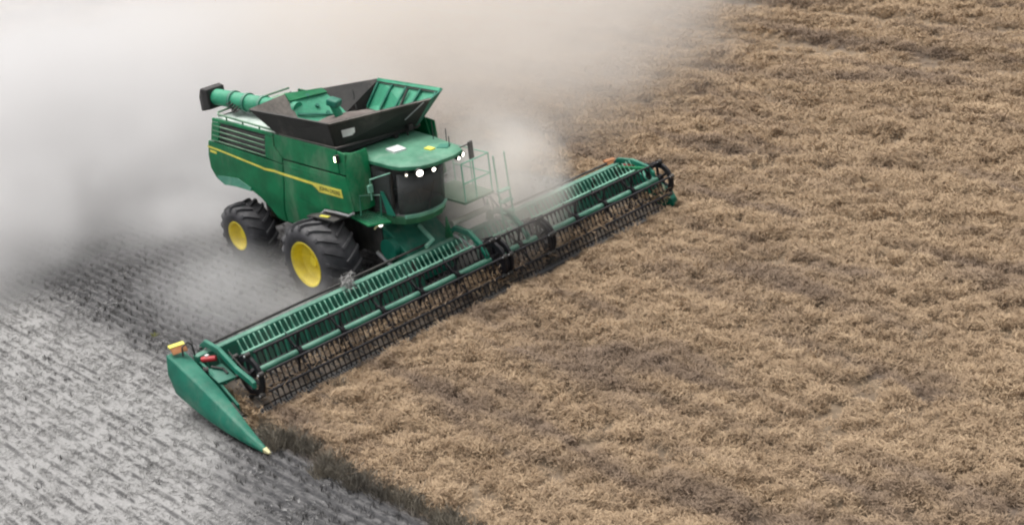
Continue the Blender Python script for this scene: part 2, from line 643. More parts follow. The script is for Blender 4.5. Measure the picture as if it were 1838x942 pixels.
def scatter(name, pts, rots, scales, variants, which, label, cat, mat):
    coll = bpy.data.collections.new(name + '_kinds')
    for k, me in enumerate(variants):
        o = bpy.data.objects.new('%s_kind_%02d' % (name, k), me)
        coll.objects.link(o)
    me = bpy.data.meshes.new(name)
    n = len(pts)
    me.vertices.add(n)
    me.vertices.foreach_set('co', pts.astype(np.float32).ravel())
    for nm, ty, arr in (('rot', 'FLOAT_VECTOR', rots), ('scl', 'FLOAT', scales), ('pick', 'INT', which)):
        at = me.attributes.new(nm, ty, 'POINT')
        at.data.foreach_set('vector' if ty == 'FLOAT_VECTOR' else 'value', np.ascontiguousarray(arr, dtype=np.int32 if ty == 'INT' else np.float32).ravel())
    me.materials.append(mat)
    ob = bpy.data.objects.new(name, me)
    COL.objects.link(ob)
    ng = bpy.data.node_groups.new(name + '_scatter', 'GeometryNodeTree')
    ng.interface.new_socket('Geometry', in_out='INPUT', socket_type='NodeSocketGeometry')
    ng.interface.new_socket('Geometry', in_out='OUTPUT', socket_type='NodeSocketGeometry')
    N, L = ng.nodes, ng.links
    gi, go = N.new('NodeGroupInput'), N.new('NodeGroupOutput')
    mp = N.new('GeometryNodeMeshToPoints')
    ci = N.new('GeometryNodeCollectionInfo')
    ci.inputs['Collection'].default_value = coll
    ci.inputs['Separate Children'].default_value = True
    ci.inputs['Reset Children'].default_value = True
    ip = N.new('GeometryNodeInstanceOnPoints')
    ip.inputs['Pick Instance'].default_value = True

    def attr(nm, ty):
        a = N.new('GeometryNodeInputNamedAttribute')
        a.data_type = ty
        a.inputs['Name'].default_value = nm
        return [s for s in a.outputs if s.enabled and s.name == 'Attribute'][0]
    e2r = N.new('FunctionNodeEulerToRotation')
    L.new(attr('rot', 'FLOAT_VECTOR'), e2r.inputs[0])
    L.new(gi.outputs[0], mp.inputs[0])
    L.new(mp.outputs[0], ip.inputs['Points'])
    L.new(ci.outputs[0], ip.inputs['Instance'])
    L.new(attr('pick', 'INT'), ip.inputs['Instance Index'])
    L.new(e2r.outputs[0], ip.inputs['Rotation'])
    L.new(attr('scl', 'FLOAT'), ip.inputs['Scale'])
    L.new(ip.outputs[0], go.inputs[0])
    md = ob.modifiers.new('scatter', 'NODES')
    md.node_group = ng
    tag(ob, label, cat, 'stuff')
    return ob


def rand_pts(x0, x1, y0, y1, dens):
    n = int((x1 - x0) * (y1 - y0) * dens)
    return rng.uniform(x0, x1, n), rng.uniform(y0, y1, n)


def crop():
    xs, ys = rand_pts(-46, 26, -8, 46, 62)
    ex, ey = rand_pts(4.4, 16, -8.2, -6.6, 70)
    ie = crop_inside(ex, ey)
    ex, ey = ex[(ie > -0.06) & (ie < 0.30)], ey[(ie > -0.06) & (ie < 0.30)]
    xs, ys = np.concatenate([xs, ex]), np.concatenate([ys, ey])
    dist = np.hypot(xs - CAM.x, ys - CAM.y)
    keepd = np.clip(1.15 - (dist - 20) / 55, 0.45, 1.0)
    ok = (rng.random(len(xs)) < keepd) & (crop_inside(xs, ys) > -0.06)
    # only ground the frame or a neighbouring camera can see
    v = np.stack([xs - CAM.x, ys - CAM.y, np.full_like(xs, -CAM.z)], 1)
    dz = v @ np.array(f)
    a, b = v @ np.array(rt) / dz, v @ np.array(up) / dz
    ok &= (dz > 1) & (np.abs(a) < 0.47) & (b > -0.27) & (b < 0.30)
    ok &= rng.random(len(xs)) > np.maximum(0.8 * hollow(xs, ys), 0.9 * tramline(xs, ys))
    xs, ys, dist = xs[ok], ys[ok], dist[ok]
    n = len(xs)
    tl = tramline(xs, ys)
    z = crop_height(xs, ys) * (1 - 0.9 * tl) - 0.13 + rng.normal(0, 0.02, n)
    inside = crop_inside(xs, ys)
    z = np.where(inside < 0.3, np.minimum(z, -0.02), z)
    sc = rng.uniform(0.6, 1.35, n) * (1 + np.clip((dist - 30) / 45, 0, 0.35)) * (1 - 0.55 * tl)
    # the crop leans a little the way the machine travels
    rot = np.stack([rng.normal(0, 0.15, n), rng.normal(0.1, 0.15, n), rng.uniform(0, 2 * np.pi, n)], 1)
    kinds = [mound_mesh('crop_tuft', 64, 0.14 + 0.015 * k, 0.12 + 0.015 * k, 0.05, 0.15, 0.006, M['crop'], 100 + k) for k in range(5)]
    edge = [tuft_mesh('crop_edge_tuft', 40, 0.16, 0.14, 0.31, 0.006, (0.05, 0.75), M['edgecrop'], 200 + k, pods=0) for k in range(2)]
    which = rng.integers(0, 5, n)
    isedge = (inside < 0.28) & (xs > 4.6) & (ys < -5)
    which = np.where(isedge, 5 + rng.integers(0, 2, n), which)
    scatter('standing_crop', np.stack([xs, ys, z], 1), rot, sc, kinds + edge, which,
            'dry brown standing crop of thin tangled stalks ahead of the reel', 'crop', M['crop'])
    print('crop tufts', n)


crop()


def stubble():
    row = 0.28
    P, Rr, Sc, Wh = [], [], [], []
    ys = np.arange(-15, 7.9, row)
    for y in ys:
        x = np.arange(-26, 15, 0.13)
        x = x + rng.uniform(-0.06, 0.06, len(x))
        yy = y + rng.normal(0, 0.025, len(x))
        ok = (crop_inside(x, yy) < 0.0) & (rng.random(len(x)) < 0.35 + 0.6 * vnoise(x, yy, 0.8, 21))
        ok &= ~((x > 2.5) & (x < 4.4) & (np.abs(yy) < 7.6))
        x, yy = x[ok], yy[ok]
        P.append(np.stack([x, yy, np.zeros_like(x)], 1))
    P = np.concatenate(P)
    n = len(P)
    rot = np.stack([rng.normal(0, 0.12, n), rng.normal(0, 0.12, n), rng.uniform(0, 6.28, n)], 1)
    sc = rng.uniform(0.6, 1.25, n)
    kinds = [tuft_mesh('stubble_tuft', 11, 0.055, 0.05, 0.13, 0.0065, (0.0, 0.7), M['stubble'], 300 + k) for k in range(4)]
    kinds += [tuft_mesh('stubble_tuft', 11, 0.055, 0.05, 0.12, 0.0065, (0.3, 1.2), M['chaff'], 350 + k) for k in range(2)]
    lim = -6.7 - 2.6 * sstep(1.0, 8.0, P[:, 0])
    pale = rng.random(n) < 0.96 * sstep(-0.8, 0.6, lim - P[:, 1])
    scatter('stubble', P, rot, sc, kinds, np.where(pale, 4 + rng.integers(0, 2, n), rng.integers(0, 4, n)), 'short cut grey stubble in rows beside and behind the harvester', 'stubble', M['stubble'])
    # pale chaff lying over the ground of the earlier pass
    xs, yy = rand_pts(-16, 12, -15, 7.6, 9)
    lim = -6.7 - 2.6 * sstep(1.0, 8.0, xs) + (vnoise(xs, yy, 0.55, 31) - 0.5) * 2.0
    pr = sstep(-0.9, 0.9, lim - yy) * 0.95 + 0.05
    ok = (rng.random(len(xs)) < pr) & (crop_inside(xs, yy) < -0.1) & ~((xs > 2.4) & (xs < 4.4) & (np.abs(yy) < 7.4))
    xs, yy = xs[ok], yy[ok]
    n = len(xs)
    rot = np.stack([rng.normal(0, 0.1, n), rng.normal(0, 0.1, n), rng.uniform(0, 6.28, n)], 1)
    kinds = [tuft_mesh('chaff_patch', 26, 0.24, 0.03, 0.10, 0.006, (1.42, 1.62), M['chaff'], 400 + k, pods=0, curl=0.05) for k in range(4)]
    scatter('chaff', np.stack([xs, yy, np.full(n, 0.015)], 1), rot, rng.uniform(0.7, 1.3, n), kinds, rng.integers(0, 4, n),
            'pale grey chaff and chopped straw strewn over the stubble left of the header', 'chaff', M['chaff'])


stubble()

# ------------------------------------------------------------------ THE COMBINE
H = empty('combine_harvester', 'large green combine harvester with open grain tank and yellow wheel rims', 'combine harvester')


def side_y(z, y0):
    """flank of the body: nearly flat, tucked in a little towards the top and the bottom"""
    return y0 + 0.10 * max(0.0, (z - 3.3)) ** 1.2 + 0.10 * max(0.0, 2.4 - z)


def flank(name, poly, mat, side=-1, y0=-1.60, t=0.05, bevel=0.018, parent=None, label=None):
    """a panel of the flank cut from a polygon in (x, z), bent to the flank's curve and given thickness"""
    bm = bmesh.new()
    vs = [bm.verts.new((x, 0, z)) for x, z in poly]
    bm.faces.new(vs)
    zs = [p[1] for p in poly]
    z = min(zs) + 0.2
    while z < max(zs):
        g = bm.verts[:] + bm.edges[:] + bm.faces[:]
        bmesh.ops.bisect_plane(bm, geom=g, plane_co=(0, 0, z), plane_no=(0, 0, 1))
        z += 0.2
    for v in bm.verts:
        v.co.y = side_y(v.co.z, y0)
    r = bmesh.ops.extrude_face_region(bm, geom=bm.faces[:])
    for v in r['geom']:
        if isinstance(v, bmesh.types.BMVert):
            v.co.y += t
    if side > 0:
        for v in bm.verts:
            v.co.y = -v.co.y
    bmesh.ops.recalc_face_normals(bm, faces=bm.faces)
    me = bpy.data.meshes.new(name)
    bm.to_mesh(me)
    bm.free()
    me.materials.append(mat)
    o = finish(me, name, parent or H, bevel=bevel, label=label)
    return o


# inner body, dark, hidden behind the panels
MB().loft([[(-4.9, -1.40, 2.5), (-4.9, 1.40, 2.5), (-4.9, 1.3, 3.95), (-4.9, -1.3, 3.95)],
           [(-3.0, -1.44, 2.2), (-3.0, 1.44, 2.2), (-3.0, 1.32, 3.98), (-3.0, -1.32, 3.98)],
           [(-1.9, -1.44, 1.55), (-1.9, 1.44, 1.55), (-1.9, 1.34, 3.99), (-1.9, -1.34, 3.99)],
           [(-0.9, -1.44, 1.6), (-0.9, 1.44, 1.6), (-0.9, 1.34, 3.99), (-0.9, -1.34, 3.99)],
           [(0.0, -1.44, 2.3), (0.0, 1.44, 2.3), (0.0, 1.34, 3.99), (0.0, -1.34, 3.99)],
           [(0.62, -1.44, 2.5), (0.62, 1.3, 2.5), (0.62, 1.3, 3.97), (0.62, -1.32, 3.97)]]).build('body_core', M['dark'], H)
# chassis
ch = MB()
ch.box((-1.6, 0, 1.25), (5.0, 1.5, 0.5)).box((0.6, 0, 1.5), (1.6, 1.7, 0.9))
ch.build('chassis', M['dark'], H, bevel=0.03)
MB().tube([(0, -1.35, 1.03), (0, 1.35, 1.03)], 0.22, 14).build('front_axle', M['dark'], H, smooth=True)
MB().tube([(-3.95, -1.2, .83), (-3.95, 1.2, .83)], 0.16, 14).box((-3.95, 0, 1.05), (0.4, 1.2, 0.5)).build('rear_axle', M['dark'], H)

LOWER_REAR = [(-5.12, 3.40), (-5.26, 2.95), (-5.27, 2.55), (-5.08, 2.27), (-4.78, 2.15), (-4.3, 2.2), (-4.0, 2.28), (-3.47, 2.28), (-2.94, 2.06),
              (-2.58, 1.82), (-2.31, 1.57), (-1.93, 1.53), (-1.90, 1.9), (-1.66, 2.6), (-1.505, 3.30), (-1.85, 3.32), (-3.2, 3.36)]
FRONT_LOWER = [(-1.47, 3.44), (-1.475, 3.30), (-1.62, 2.6), (-1.86, 1.9), (-1.885, 1.55), (-1.05, 1.60), (-0.71, 1.75), (-0.29, 2.10), (0.17, 2.39),
               (0.64, 2.43), (1.20, 2.45), (1.42, 2.6), (1.36, 3.0), (1.27, 3.46)]
UPPER_FRONT = [(-1.80, 4.10), (-1.80, 3.78), (-1.45, 3.485), (1.00, 3.505), (0.93, 4.10)]
SHOULDER = [(0.97, 4.10), (1.04, 3.505), (1.27, 3.50), (1.30, 4.06)]
TOP_BAR = [(-4.80, 4.10), (-4.83, 4.00), (-2.20, 4.02), (-1.84, 4.02), (-1.84, 4.12)]
REAR_POST = [(-4.83, 3.985), (-4.98, 3.42), (-4.60, 3.415), (-4.42, 3.985)]
FRONT_POST = [(-2.22, 4.005), (-2.30, 3.375), (-1.86, 3.345), (-1.51, 3.33), (-1.50, 3.47), (-1.845, 3.76), (-1.845, 4.005)]
for sd in (-1, 1):
    flank('rear_side_panel', LOWER_REAR, M['green'], sd)
    flank('front_side_panel', FRONT_LOWER, M['green'], sd)
    flank('upper_side_panel', UPPER_FRONT, M['green'], sd)
    flank('shoulder_panel', SHOULDER, M['green'], sd)
    flank('louvre_rail', TOP_BAR, M['green'], sd)
    flank('louvre_post', REAR_POST, M['green'], sd)
    flank('louvre_post', FRONT_POST, M['green'], sd)
    for k in range(4):
        z = 3.455 + 0.145 * k
        flank('louvre_slat', [(-4.90 + 0.04 * k, z + 0.016), (-4.90 + 0.04 * k, z - 0.016), (-2.26, z - 0.05), (-2.26, z - 0.02)], M['green_deck'], sd, y0=-1.615, t=0.05, bevel=0.008)
    g = MB()
    for k in range(5):
        z = 3.40 + 0.145 * k
        y = side_y(z, -1.42) * (-sd)
        g.box((-3.35, y, z + 0.02), (2.1, 0.012, 0.05), (R(-35) * -sd, 0, 0))
    g.build('screen', M['dark'], H)
    # dark arch trim above the front wheel and a pale edge strip
    t = [(x, side_y(z, -1.63) * (-sd), z - 0.02) for x, z in ((-0.75, 1.72), (-0.29, 2.08), (0.17, 2.37), (0.64, 2.41), (1.20, 2.43), (1.42, 2.55))]
    MB().tube(t, 0.035, 8).build('arch_trim', M['grey'], H, smooth=True)
    # rear flare under the hood
    fl = MB()
    fl.loft([[(-5.0, sd * 1.50, 2.20), (-5.0, sd * 1.60, 2.26), (-5.0, sd * 1.60, 2.36), (-5.0, sd * 1.5, 2.36)],
             [(-4.5, sd * 1.50, 2.15), (-4.5, sd * 1.70, 2.20), (-4.5, sd * 1.62, 2.42), (-4.5, sd * 1.5, 2.42)],
             [(-3.9, sd * 1.50, 2.22), (-3.9, sd * 1.72, 2.27), (-3.9, sd * 1.62, 2.48), (-3.9, sd * 1.5, 2.48)],
             [(-3.3, sd * 1.50, 2.18), (-3.3, sd * 1.63, 2.22), (-3.3, sd * 1.61, 2.30), (-3.3, sd * 1.5, 2.3)]])
    fl.build('rear_flare', M['teal_dusty'], H, smooth=True)

# yellow stripe with the name plate (right and left flank)
STRIPE = [(-5.20, 3.24), (-5.19, 3.19), (-4.57, 3.165), (-2.6, 3.02), (-2.42, 2.995), (-1.98, 3.02), (-1.60, 3.005), (-0.26, 2.985), (-0.12, 2.93), (0.02, 2.83), (1.03, 2.85), (1.00, 3.075),
          (-0.26, 3.055), (-1.60, 3.07), (-1.98, 3.085), (-2.42, 3.055), (-2.6, 3.075), (-4.57, 3.21)]
for sd in (-1, 1):
    flank('stripe', STRIPE, M['decal'], sd, y0=-1.609, t=0.008, bevel=0)
    flank('model_badge', [(-5.10, 3.13), (-5.10, 3.06), (-4.78, 3.05), (-4.78, 3.115)], M['decal'], sd, y0=-1.609, t=0.008, bevel=0)
    cu = bpy.data.curves.new('lettering', 'FONT')
    cu.body = 'JOHN DEERE'
    cu.size = 0.155
    cu.extrude = 0.002
    cu.align_x = 'CENTER'
    cu.align_y = 'CENTER'
    cu.materials.append(M['print'])
    tmp = bpy.data.objects.new('lettering_curve', cu)
    COL.objects.link(tmp)
    bpy.context.view_layer.update()
    me = bpy.data.meshes.new_from_object(tmp.evaluated_get(bpy.context.evaluated_depsgraph_get()))
    bpy.data.objects.remove(tmp)
    o = bpy.data.objects.new('lettering', me)
    COL.objects.link(o)
    o.parent = H
    o['kind'] = 'stuff'
    o.location = (0.50, sd * 1.613, 2.955)
    o.rotation_euler = (R(90), R(0), 0) if sd < 0 else (R(90), 0, R(180))

# rear hood end
MB().loft([[(-5.20, -1.46, 2.45), (-5.20, 1.46, 2.45), (-5.05, 1.46, 3.38), (-5.05, -1.46, 3.38)],
           [(-5.30, -1.30, 2.45), (-5.30, 1.30, 2.45), (-5.20, 1.30, 3.38), (-5.20, -1.30, 3.38)]]).build('tail_panel', M['green'], H, bevel=0.04)
MB().slab([(-4.98, -1.30, 3.42), (-4.98, 1.30, 3.42), (-4.84, 1.28, 4.06), (-4.84, -1.28, 4.06)], 0.05).build('tail_grille', M['dark'], H)
# engine deck and its rail
MB().box((-3.4, 0, 4.02), (2.95, 2.7, 0.06)).build('engine_deck', painted('pale dusty deck', (0.30, 0.42, 0.36), 0.7, 0.85, dustcol=(0.62, 0.64, 0.60)), H)
er = MB()
er.tube([(-1.95, -1.42, 4.16), (-4.6, -1.42, 4.20), (-4.78, -1.3, 4.20), (-4.82, -0.9, 4.20), (-4.82, 1.2, 4.20)], 0.03, 8)
for x in (-2.6, -3.4, -4.2):
    er.tube([(x, -1.42, 4.04), (x, -1.42, 4.2)], 0.022, 6)
er.build('deck_rail', M['green_deck'], H, smooth=True)
for c, d in (((-2.5, -0.9, 4.14), (0.5, 0.4, 0.18)), ((-3.2, 0.6, 4.2), (0.9, 0.8, 0.3)), ((-4.2, 0.3, 4.13), (0.7, 1.2, 0.16))):
    MB().box(c, d).build('engine_cover', M['green_deck'], H, bevel=0.03)
hz = MB()
for k in range(9):
    x = -2.7 - 0.2 * k
    hz.tube([(x, -0.75, 4.07), (x - 0.05, -0.85, 4.22 + 0.05 * (k % 2)), (x - 0.16, -0.7, 4.2), (x - 0.2, -0.5, 4.08)], 0.022, 6)
hz.build('hose_bundle', M['grey'], H, smooth=True)

# ---- wheels
def lug_mesh(name, r, w, side, depth):
    """one bar of the tread, from near the middle out over the shoulder; lies at angle 0 (+x), swept back"""
    b = MB()
    secs = []
    for t in (0.0, 0.35, 0.7, 0.93, 1.0):
        y = side * (0.02 + t * (w * 0.5 - 0.02))
        sh = 0.0 if t < 0.9 else (0.035 if t < 0.95 else 0.11)
        ang = 0.30 * t ** 1.1 - 0.08
        rr = r - sh
        hw = 0.045 + 0.014 * t
        pts = []
        for da, dr in ((-hw / r, -0.05), (-hw / r * 0.72, depth), (hw / r * 0.72, depth), (hw / r, -0.05)):
            a = ang + da
            q = rr + (dr if t < 0.99 else min(dr, depth * 0.3))
            pts.append((q * math.cos(a), y, q * math.sin(a)))
        secs.append(pts)
    b.loft(secs)
    me = bpy.data.meshes.new(name)
    me.from_pydata(b.v, [], b.f)
    bm = bmesh.new()
    bm.from_mesh(me)
    bmesh.ops.recalc_face_normals(bm, faces=bm.faces)
    bm.to_mesh(me)
    bm.free()
    me.materials.append(M['rubber'])
    return me


def make_wheel(r, rim_r, w, n, loc):
    """outer face towards -y"""
    hub = MB()
    hub.lathe_y([(w * 0.5, 0.0), (w * 0.5, 0.16), (-w * 0.20, 0.16), (-w * 0.28, 0.13), (-w * 0.28, 0.0)], 20)
    for k in range(10):
        a = 2 * math.pi * k / 10
        hub.tube([(0.24 * math.cos(a), -w * 0.17, 0.24 * math.sin(a)), (0.24 * math.cos(a), -w * 0.235, 0.24 * math.sin(a))], 0.022, 6)
    hub = hub.build('wheel', M['yellow'], H, loc=loc)
    h = w / 2
    prof = [(-h * 0.86, rim_r - 0.02), (-h * 0.97, rim_r + 0.03), (-h * 1.02, rim_r + (r - rim_r) * 0.45), (-h * 1.0, r - 0.20), (-h * 0.93, r - 0.10), (-h * 0.80, r - 0.055),
            (-h * 0.4, r - 0.04), (0, r - 0.035), (h * 0.4, r - 0.04), (h * 0.80, r - 0.055), (h * 0.93, r - 0.10), (h * 1.0, r - 0.20), (h * 1.02, rim_r + (r - rim_r) * 0.45), (h * 0.97, rim_r + 0.03), (h * 0.86, rim_r - 0.02)]
    MB().lathe_y(prof, 72).build('tyre', M['rubber'], hub, smooth='all')
    rp = [(-h * 0.99, rim_r - 0.005), (-h * 1.0, rim_r + 0.022), (-h * 0.97, rim_r + 0.026), (-h * 0.93, rim_r - 0.03), (-h * 0.72, rim_r - 0.06), (-h * 0.50, rim_r - 0.085), (-h * 0.44, rim_r - 0.13),
          (-h * 0.38, rim_r * 0.62), (-h * 0.34, rim_r * 0.45), (-h * 0.40, rim_r * 0.38), (-h * 0.40, 0.10), (-h * 0.2, 0.09), (-h * 0.2, rim_r - 0.12), (h * 0.9, rim_r - 0.08), (h * 0.97, rim_r)]
    MB().lathe_y(rp, 56).build('rim', M['yellow'], hub, smooth=True)
    ml, mr = lug_mesh('lug', r, w, -1, 0.035), lug_mesh('lug', r, w, 1, 0.035)
    for k in range(n):
        for me, ph in ((ml, 0.0), (mr, 0.5)):
            o = bpy.data.objects.new('lug', me)
            COL.objects.link(o)
            o.parent = hub
            o.rotation_euler = (0, 2 * math.pi * (k + ph) / n, 0)
    return hub


wf = make_wheel(1.10, 0.605, 1.10, 18, (0, -1.86, 1.05))
wr = make_wheel(0.86, 0.405, 0.86, 16, (-3.95, -1.52, 0.83))
for w_, loc in ((wf, (0, 1.86, 1.05)), (wr, (-3.95, 1.52, 0.83))):
    c = copy_tree(w_, H)
    c.location = loc
    c.rotation_euler = (0, 0, math.pi)
# fender over the front wheel, with a yellow mark
MB().loft([[(-0.55, -1.75, 2.05), (-0.55, -1.3, 2.05), (-0.55, -1.3, 2.1), (-0.55, -1.75, 2.1)],
           [(0.1, -1.95, 2.24), (0.1, -1.3, 2.24), (0.1, -1.3, 2.28), (0.1, -1.95, 2.28)],
           [(0.8, -1.85, 2.20), (0.8, -1.3, 2.2), (0.8, -1.3, 2.25), (0.8, -1.85, 2.25)]]).build('fender', M['dark'], H)
MB().box((0.36, -1.80, 2.285), (0.30, 0.09, 0.02), (0, 0, R(12))).build('fender_marker', M['decal'], H)

# ---- grain tank
TR = {'RR': (-2.35, -1.78, 4.79), 'RF': (0.78, -1.52, 4.80), 'FL': (1.5, 1.30, 4.75), 'LF': (1.15, 2.04, 4.76), 'LR': (-1.30, 1.87, 4.76), 'RL': (-2.6, 0.80, 4.59), 'RX': (-2.6, -0.45, 4.78)}
BR = {'RR': (-1.72, -1.46, 4.13), 'RF': (0.72, -1.36, 4.12), 'FL': (1.02, 1.05, 4.0), 'LF': (0.98, 1.22, 4.0), 'LR': (-1.5, 1.42, 4.0), 'RL': (-1.75, 0.9, 3.99), 'RX': (-1.75, -0.6, 4.05)}
top_ring = [(-1.75, -1.42, 4.04), (0.72, -1.36, 4.04), (1.0, 1.2, 3.98), (-1.6, 1.42, 3.98)]
MB().tube([Vector(p) for p in top_ring] + [Vector(top_ring[0])], 0.05, 6).build('tank_rim', M['black'], H)


def flap(a, b, name, mat, t=0.045, label=None):
    return MB().slab([BR[a], BR[b], TR[b], TR[a]], t).build(name, mat, H, label=label)


flap('RR', 'RF', 'tank_flap', M['black'], label='black right tank flap')
ff = flap('RF', 'FL', 'tank_flap', M['black'], label='black front tank flap with white sticker')
lf = flap('LF', 'LR', 'tank_flap', M['flapgreen'], label='green left tank flap standing up')
flap('FL', 'LF', 'tank_corner', M['teal'])
flap('LR', 'RL', 'tank_corner', M['black'])
rf_ = flap('RL', 'RX', 'tank_flap', M['flapgreen'], label='green rear tank flap')
flap('RX', 'RR', 'tank_corner', M['canvas'])


def bil(a, b, s, t, off=0.0):
    """point on a flap: s along a-b, t up; off along the inner normal"""
    A, B, C, D = Vector(BR[a]), Vector(BR[b]), Vector(TR[b]), Vector(TR[a])
    p = A.lerp(B, s).lerp(D.lerp(C, s), t)
    n = (B - A).cross(D - A).normalized()
    ctr = Vector((-0.4, 0, 4.6))
    if n.dot(ctr - p) < 0:
        n = -n
    return p + n * off


# ribs and rim of the green left flap, inner side
for s in (0.03, 0.27, 0.50, 0.73, 0.97):
    MB().slab([bil('LF', 'LR', s - 0.012, 0.06, 0.05), bil('LF', 'LR', s + 0.012, 0.06, 0.05), bil('LF', 'LR', s + 0.012, 0.86, 0.05), bil('LF', 'LR', s - 0.012, 0.86, 0.05)], 0.05).build('flap_rib', M['teal'], lf)
MB().slab([bil('LF', 'LR', 0.0, 0.90, 0.04), bil('LF', 'LR', 1.0, 0.90, 0.04), bil('LF', 'LR', 1.0, 0.995, 0.04), bil('LF', 'LR', 0.0, 0.995, 0.04)], 0.05).build('flap_lip', M['flapgreen'], lf)
MB().slab([bil('LF', 'LR', 0.0, 0.855, 0.035), bil('LF', 'LR', 1.0, 0.855, 0.035), bil('LF', 'LR', 1.0, 0.89, 0.035), bil('LF', 'LR', 0.0, 0.89, 0.035)], 0.02).build('flap_seal', M['black'], lf)
MB().tube([bil('LF', 'LR', 0.40, 0.1, 0.08), bil('LF', 'LR', 0.44, 0.8, 0.1)], 0.035, 8).build('flap_strut', M['dark'], lf, smooth=True)
# lip and bolts of the rear flap
MB().slab([bil('RL', 'RX', 0, 0.80, 0.06), bil('RL', 'RX', 1, 0.74, 0.06), bil('RL', 'RX', 1, 1.0, 0.03), bil('RL', 'RX', 0, 1.0, 0.03)], 0.03).build('flap_lip', M['green'], rf_)
for s, t in ((0.45, 0.45), (0.35, 0.15), (0.5, 0.82)):
    MB().tube([bil('RL', 'RX', s, t, 0.02), bil('RL', 'RX', s, t, 0.07)], 0.06, 10).build('flap_knob', M['teal'], rf_)
MB().slab([bil('RL', 'RX', 0.98, 0.3, 0.05), bil('RL', 'RX', 0.97, 0.36, 0.05), bil('RL', 'RX', 0.2, 0.02, 0.05), bil('RL', 'RX', 0.23, 0.0, 0.05)], 0.03).build('flap_rib', M['teal'], rf_)
# fold line on the right black flap, sticker on the front flap
st = [bil('RF', 'FL', s, t, -0.05) for s, t in ((0.10, 0.34), (0.235, 0.34), (0.235, 0.62), (0.10, 0.62))]
MB().slab(st, 0.02).build('sticker', M['white'], ff)
MB().slab([bil('RF', 'FL', 0.0, 0.93, -0.03), bil('RF', 'FL', 1.0, 0.93, -0.03), bil('RF', 'FL', 1.0, 1.0, -0.03), bil('RF', 'FL', 0.0, 1.0, -0.03)], 0.03).build('flap_lip', M['canvas'], ff)
MB().tube([bil('RF', 'FL', 0.80, 0.4, -0.05), bil('RF', 'FL', 0.93, 0.95, -0.05)], 0.022, 6).build('flap_strut', M['grey'], ff)
# cross auger that fills the tank
MB().tube([(-0.75, 0.2, 3.8), (-0.95, 0.05, 4.35), (-1.02, 0.0, 4.62)], 0.12, 14).build('filling_auger', M['flapgreen'], H, smooth=True)
MB().box((-1.0, 0.02, 4.66), (0.34, 0.32, 0.20), (0, R(15), R(20))).build('auger_cap', M['teal'], H, bevel=0.05)
ta = MB()
for a, b in (('RF', 'FL'), ('LR', 'RL')):
    ta.tube([bil(a, b, 0.5, 0.1, 0.1), bil(a, b, 0.5, 0.8, 0.1)], 0.02, 6)
ta.build('tank_brace', M['dark'], H)
# tank floor
MB().loft([[(-1.7, -1.36, 3.99), (0.70, -1.32, 3.99), (0.98, 1.2, 3.96), (-1.6, 1.38, 3.96)],
           [(-1.7, -1.36, 3.90), (0.70, -1.32, 3.90), (0.98, 1.2, 3.90), (-1.6, 1.38, 3.90)]]).build('tank_floor', M['dark'], H)


def heap():
    n = 28
    V, F = [], []
    for i in range(n):
        for j in range(n):
            s, t = i / (n - 1), j / (n - 1)
            x, y = -1.66 + 2.34 * s + 0.26 * t * s, -1.32 + 2.6 * t
            d = math.hypot((x + 0.45) / 1.5, (y - 0.1) / 1.6)
            z = 4.0 + max(0, 1 - d) * 0.42 + 0.02 * math.sin(9 * x + 3 * y) * math.cos(7 * y - x)
            V.append((x, y, z))
    for i in range(n - 1):
        for j in range(n - 1):
            F.append((i * n + j, (i + 1) * n + j, (i + 1) * n + j + 1, i * n + j + 1))
    b = MB()
    b.add(V, F)
    tag(b.build('grain_heap', M['grain'], smooth='all'), 'greyish heap of harvested grain inside the open tank', 'grain', 'stuff')


heap()

# ---- unloading auger
AX = [Vector((-2.2, -0.35, 4.35)), Vector((-3.06, -0.58, 4.40)), Vector((-5.50, -0.86, 4.43))]
ua = MB().tube(AX, 0.235, 20).build('unloading_auger', M['flapgreen'], H, smooth=True)
for t in (0.15, 0.42, 0.66):
    p = AX[1].lerp(AX[2], t)
    d = (AX[2] - AX[1]).normalized()
    MB().tube([p - d * 0.05, p + d * 0.05], 0.275, 20).build('auger_clamp', M['teal_dusty'], ua, smooth=True)
cl = MB()
p = AX[1].lerp(AX[2], 0.55)
for k in range(5):
    q = p + Vector((0.08 * k - 0.1, -0.2, 0.08 - 0.05 * k))
    cl.tube([q, q + Vector((-0.1, -0.1, -0.1)), q + Vector((-0.25, -0.08, -0.14)), q + Vector((-0.32, 0.06, -0.1))], 0.022, 6)
cl.build('auger_hose', M['dark'], ua, smooth=True)
sp = MB()
d = (AX[2] - AX[1]).normalized()
e = AX[2]
sp.loft([[e + Vector((0.08, a * 0.30, b * 0.30)) for a, b in ((-1, -1), (1, -1), (1, 1), (-1, 1))],
         [e + Vector((-0.22, a * 0.34, b * 0.34 - 0.03)) for a, b in ((-1, -1), (1, -1), (1, 1), (-1, 1))],
         [e + Vector((-0.48, a * 0.27, b * 0.22 - 0.22)) for a, b in ((-1, -1), (1, -1), (1, 1), (-1, 1))]])
sp.build('auger_spout', M['black'], H, bevel=0.05)

# ---- cab
CY = -0.12
def cab_ring(z, k=1.0):
    """plan outline of the cab at a height"""
    pts = [(1.42, -0.92), (2.15, -0.93), (2.45, -0.80), (2.66, -0.52), (2.74, -0.12), (2.66, 0.28), (2.45, 0.58), (2.15, 0.72), (1.42, 0.72)]
    lean = (z - 2.35) * 0.10
    return [(x + (lean if x > 2 else 0), y, z) for x, y in pts]


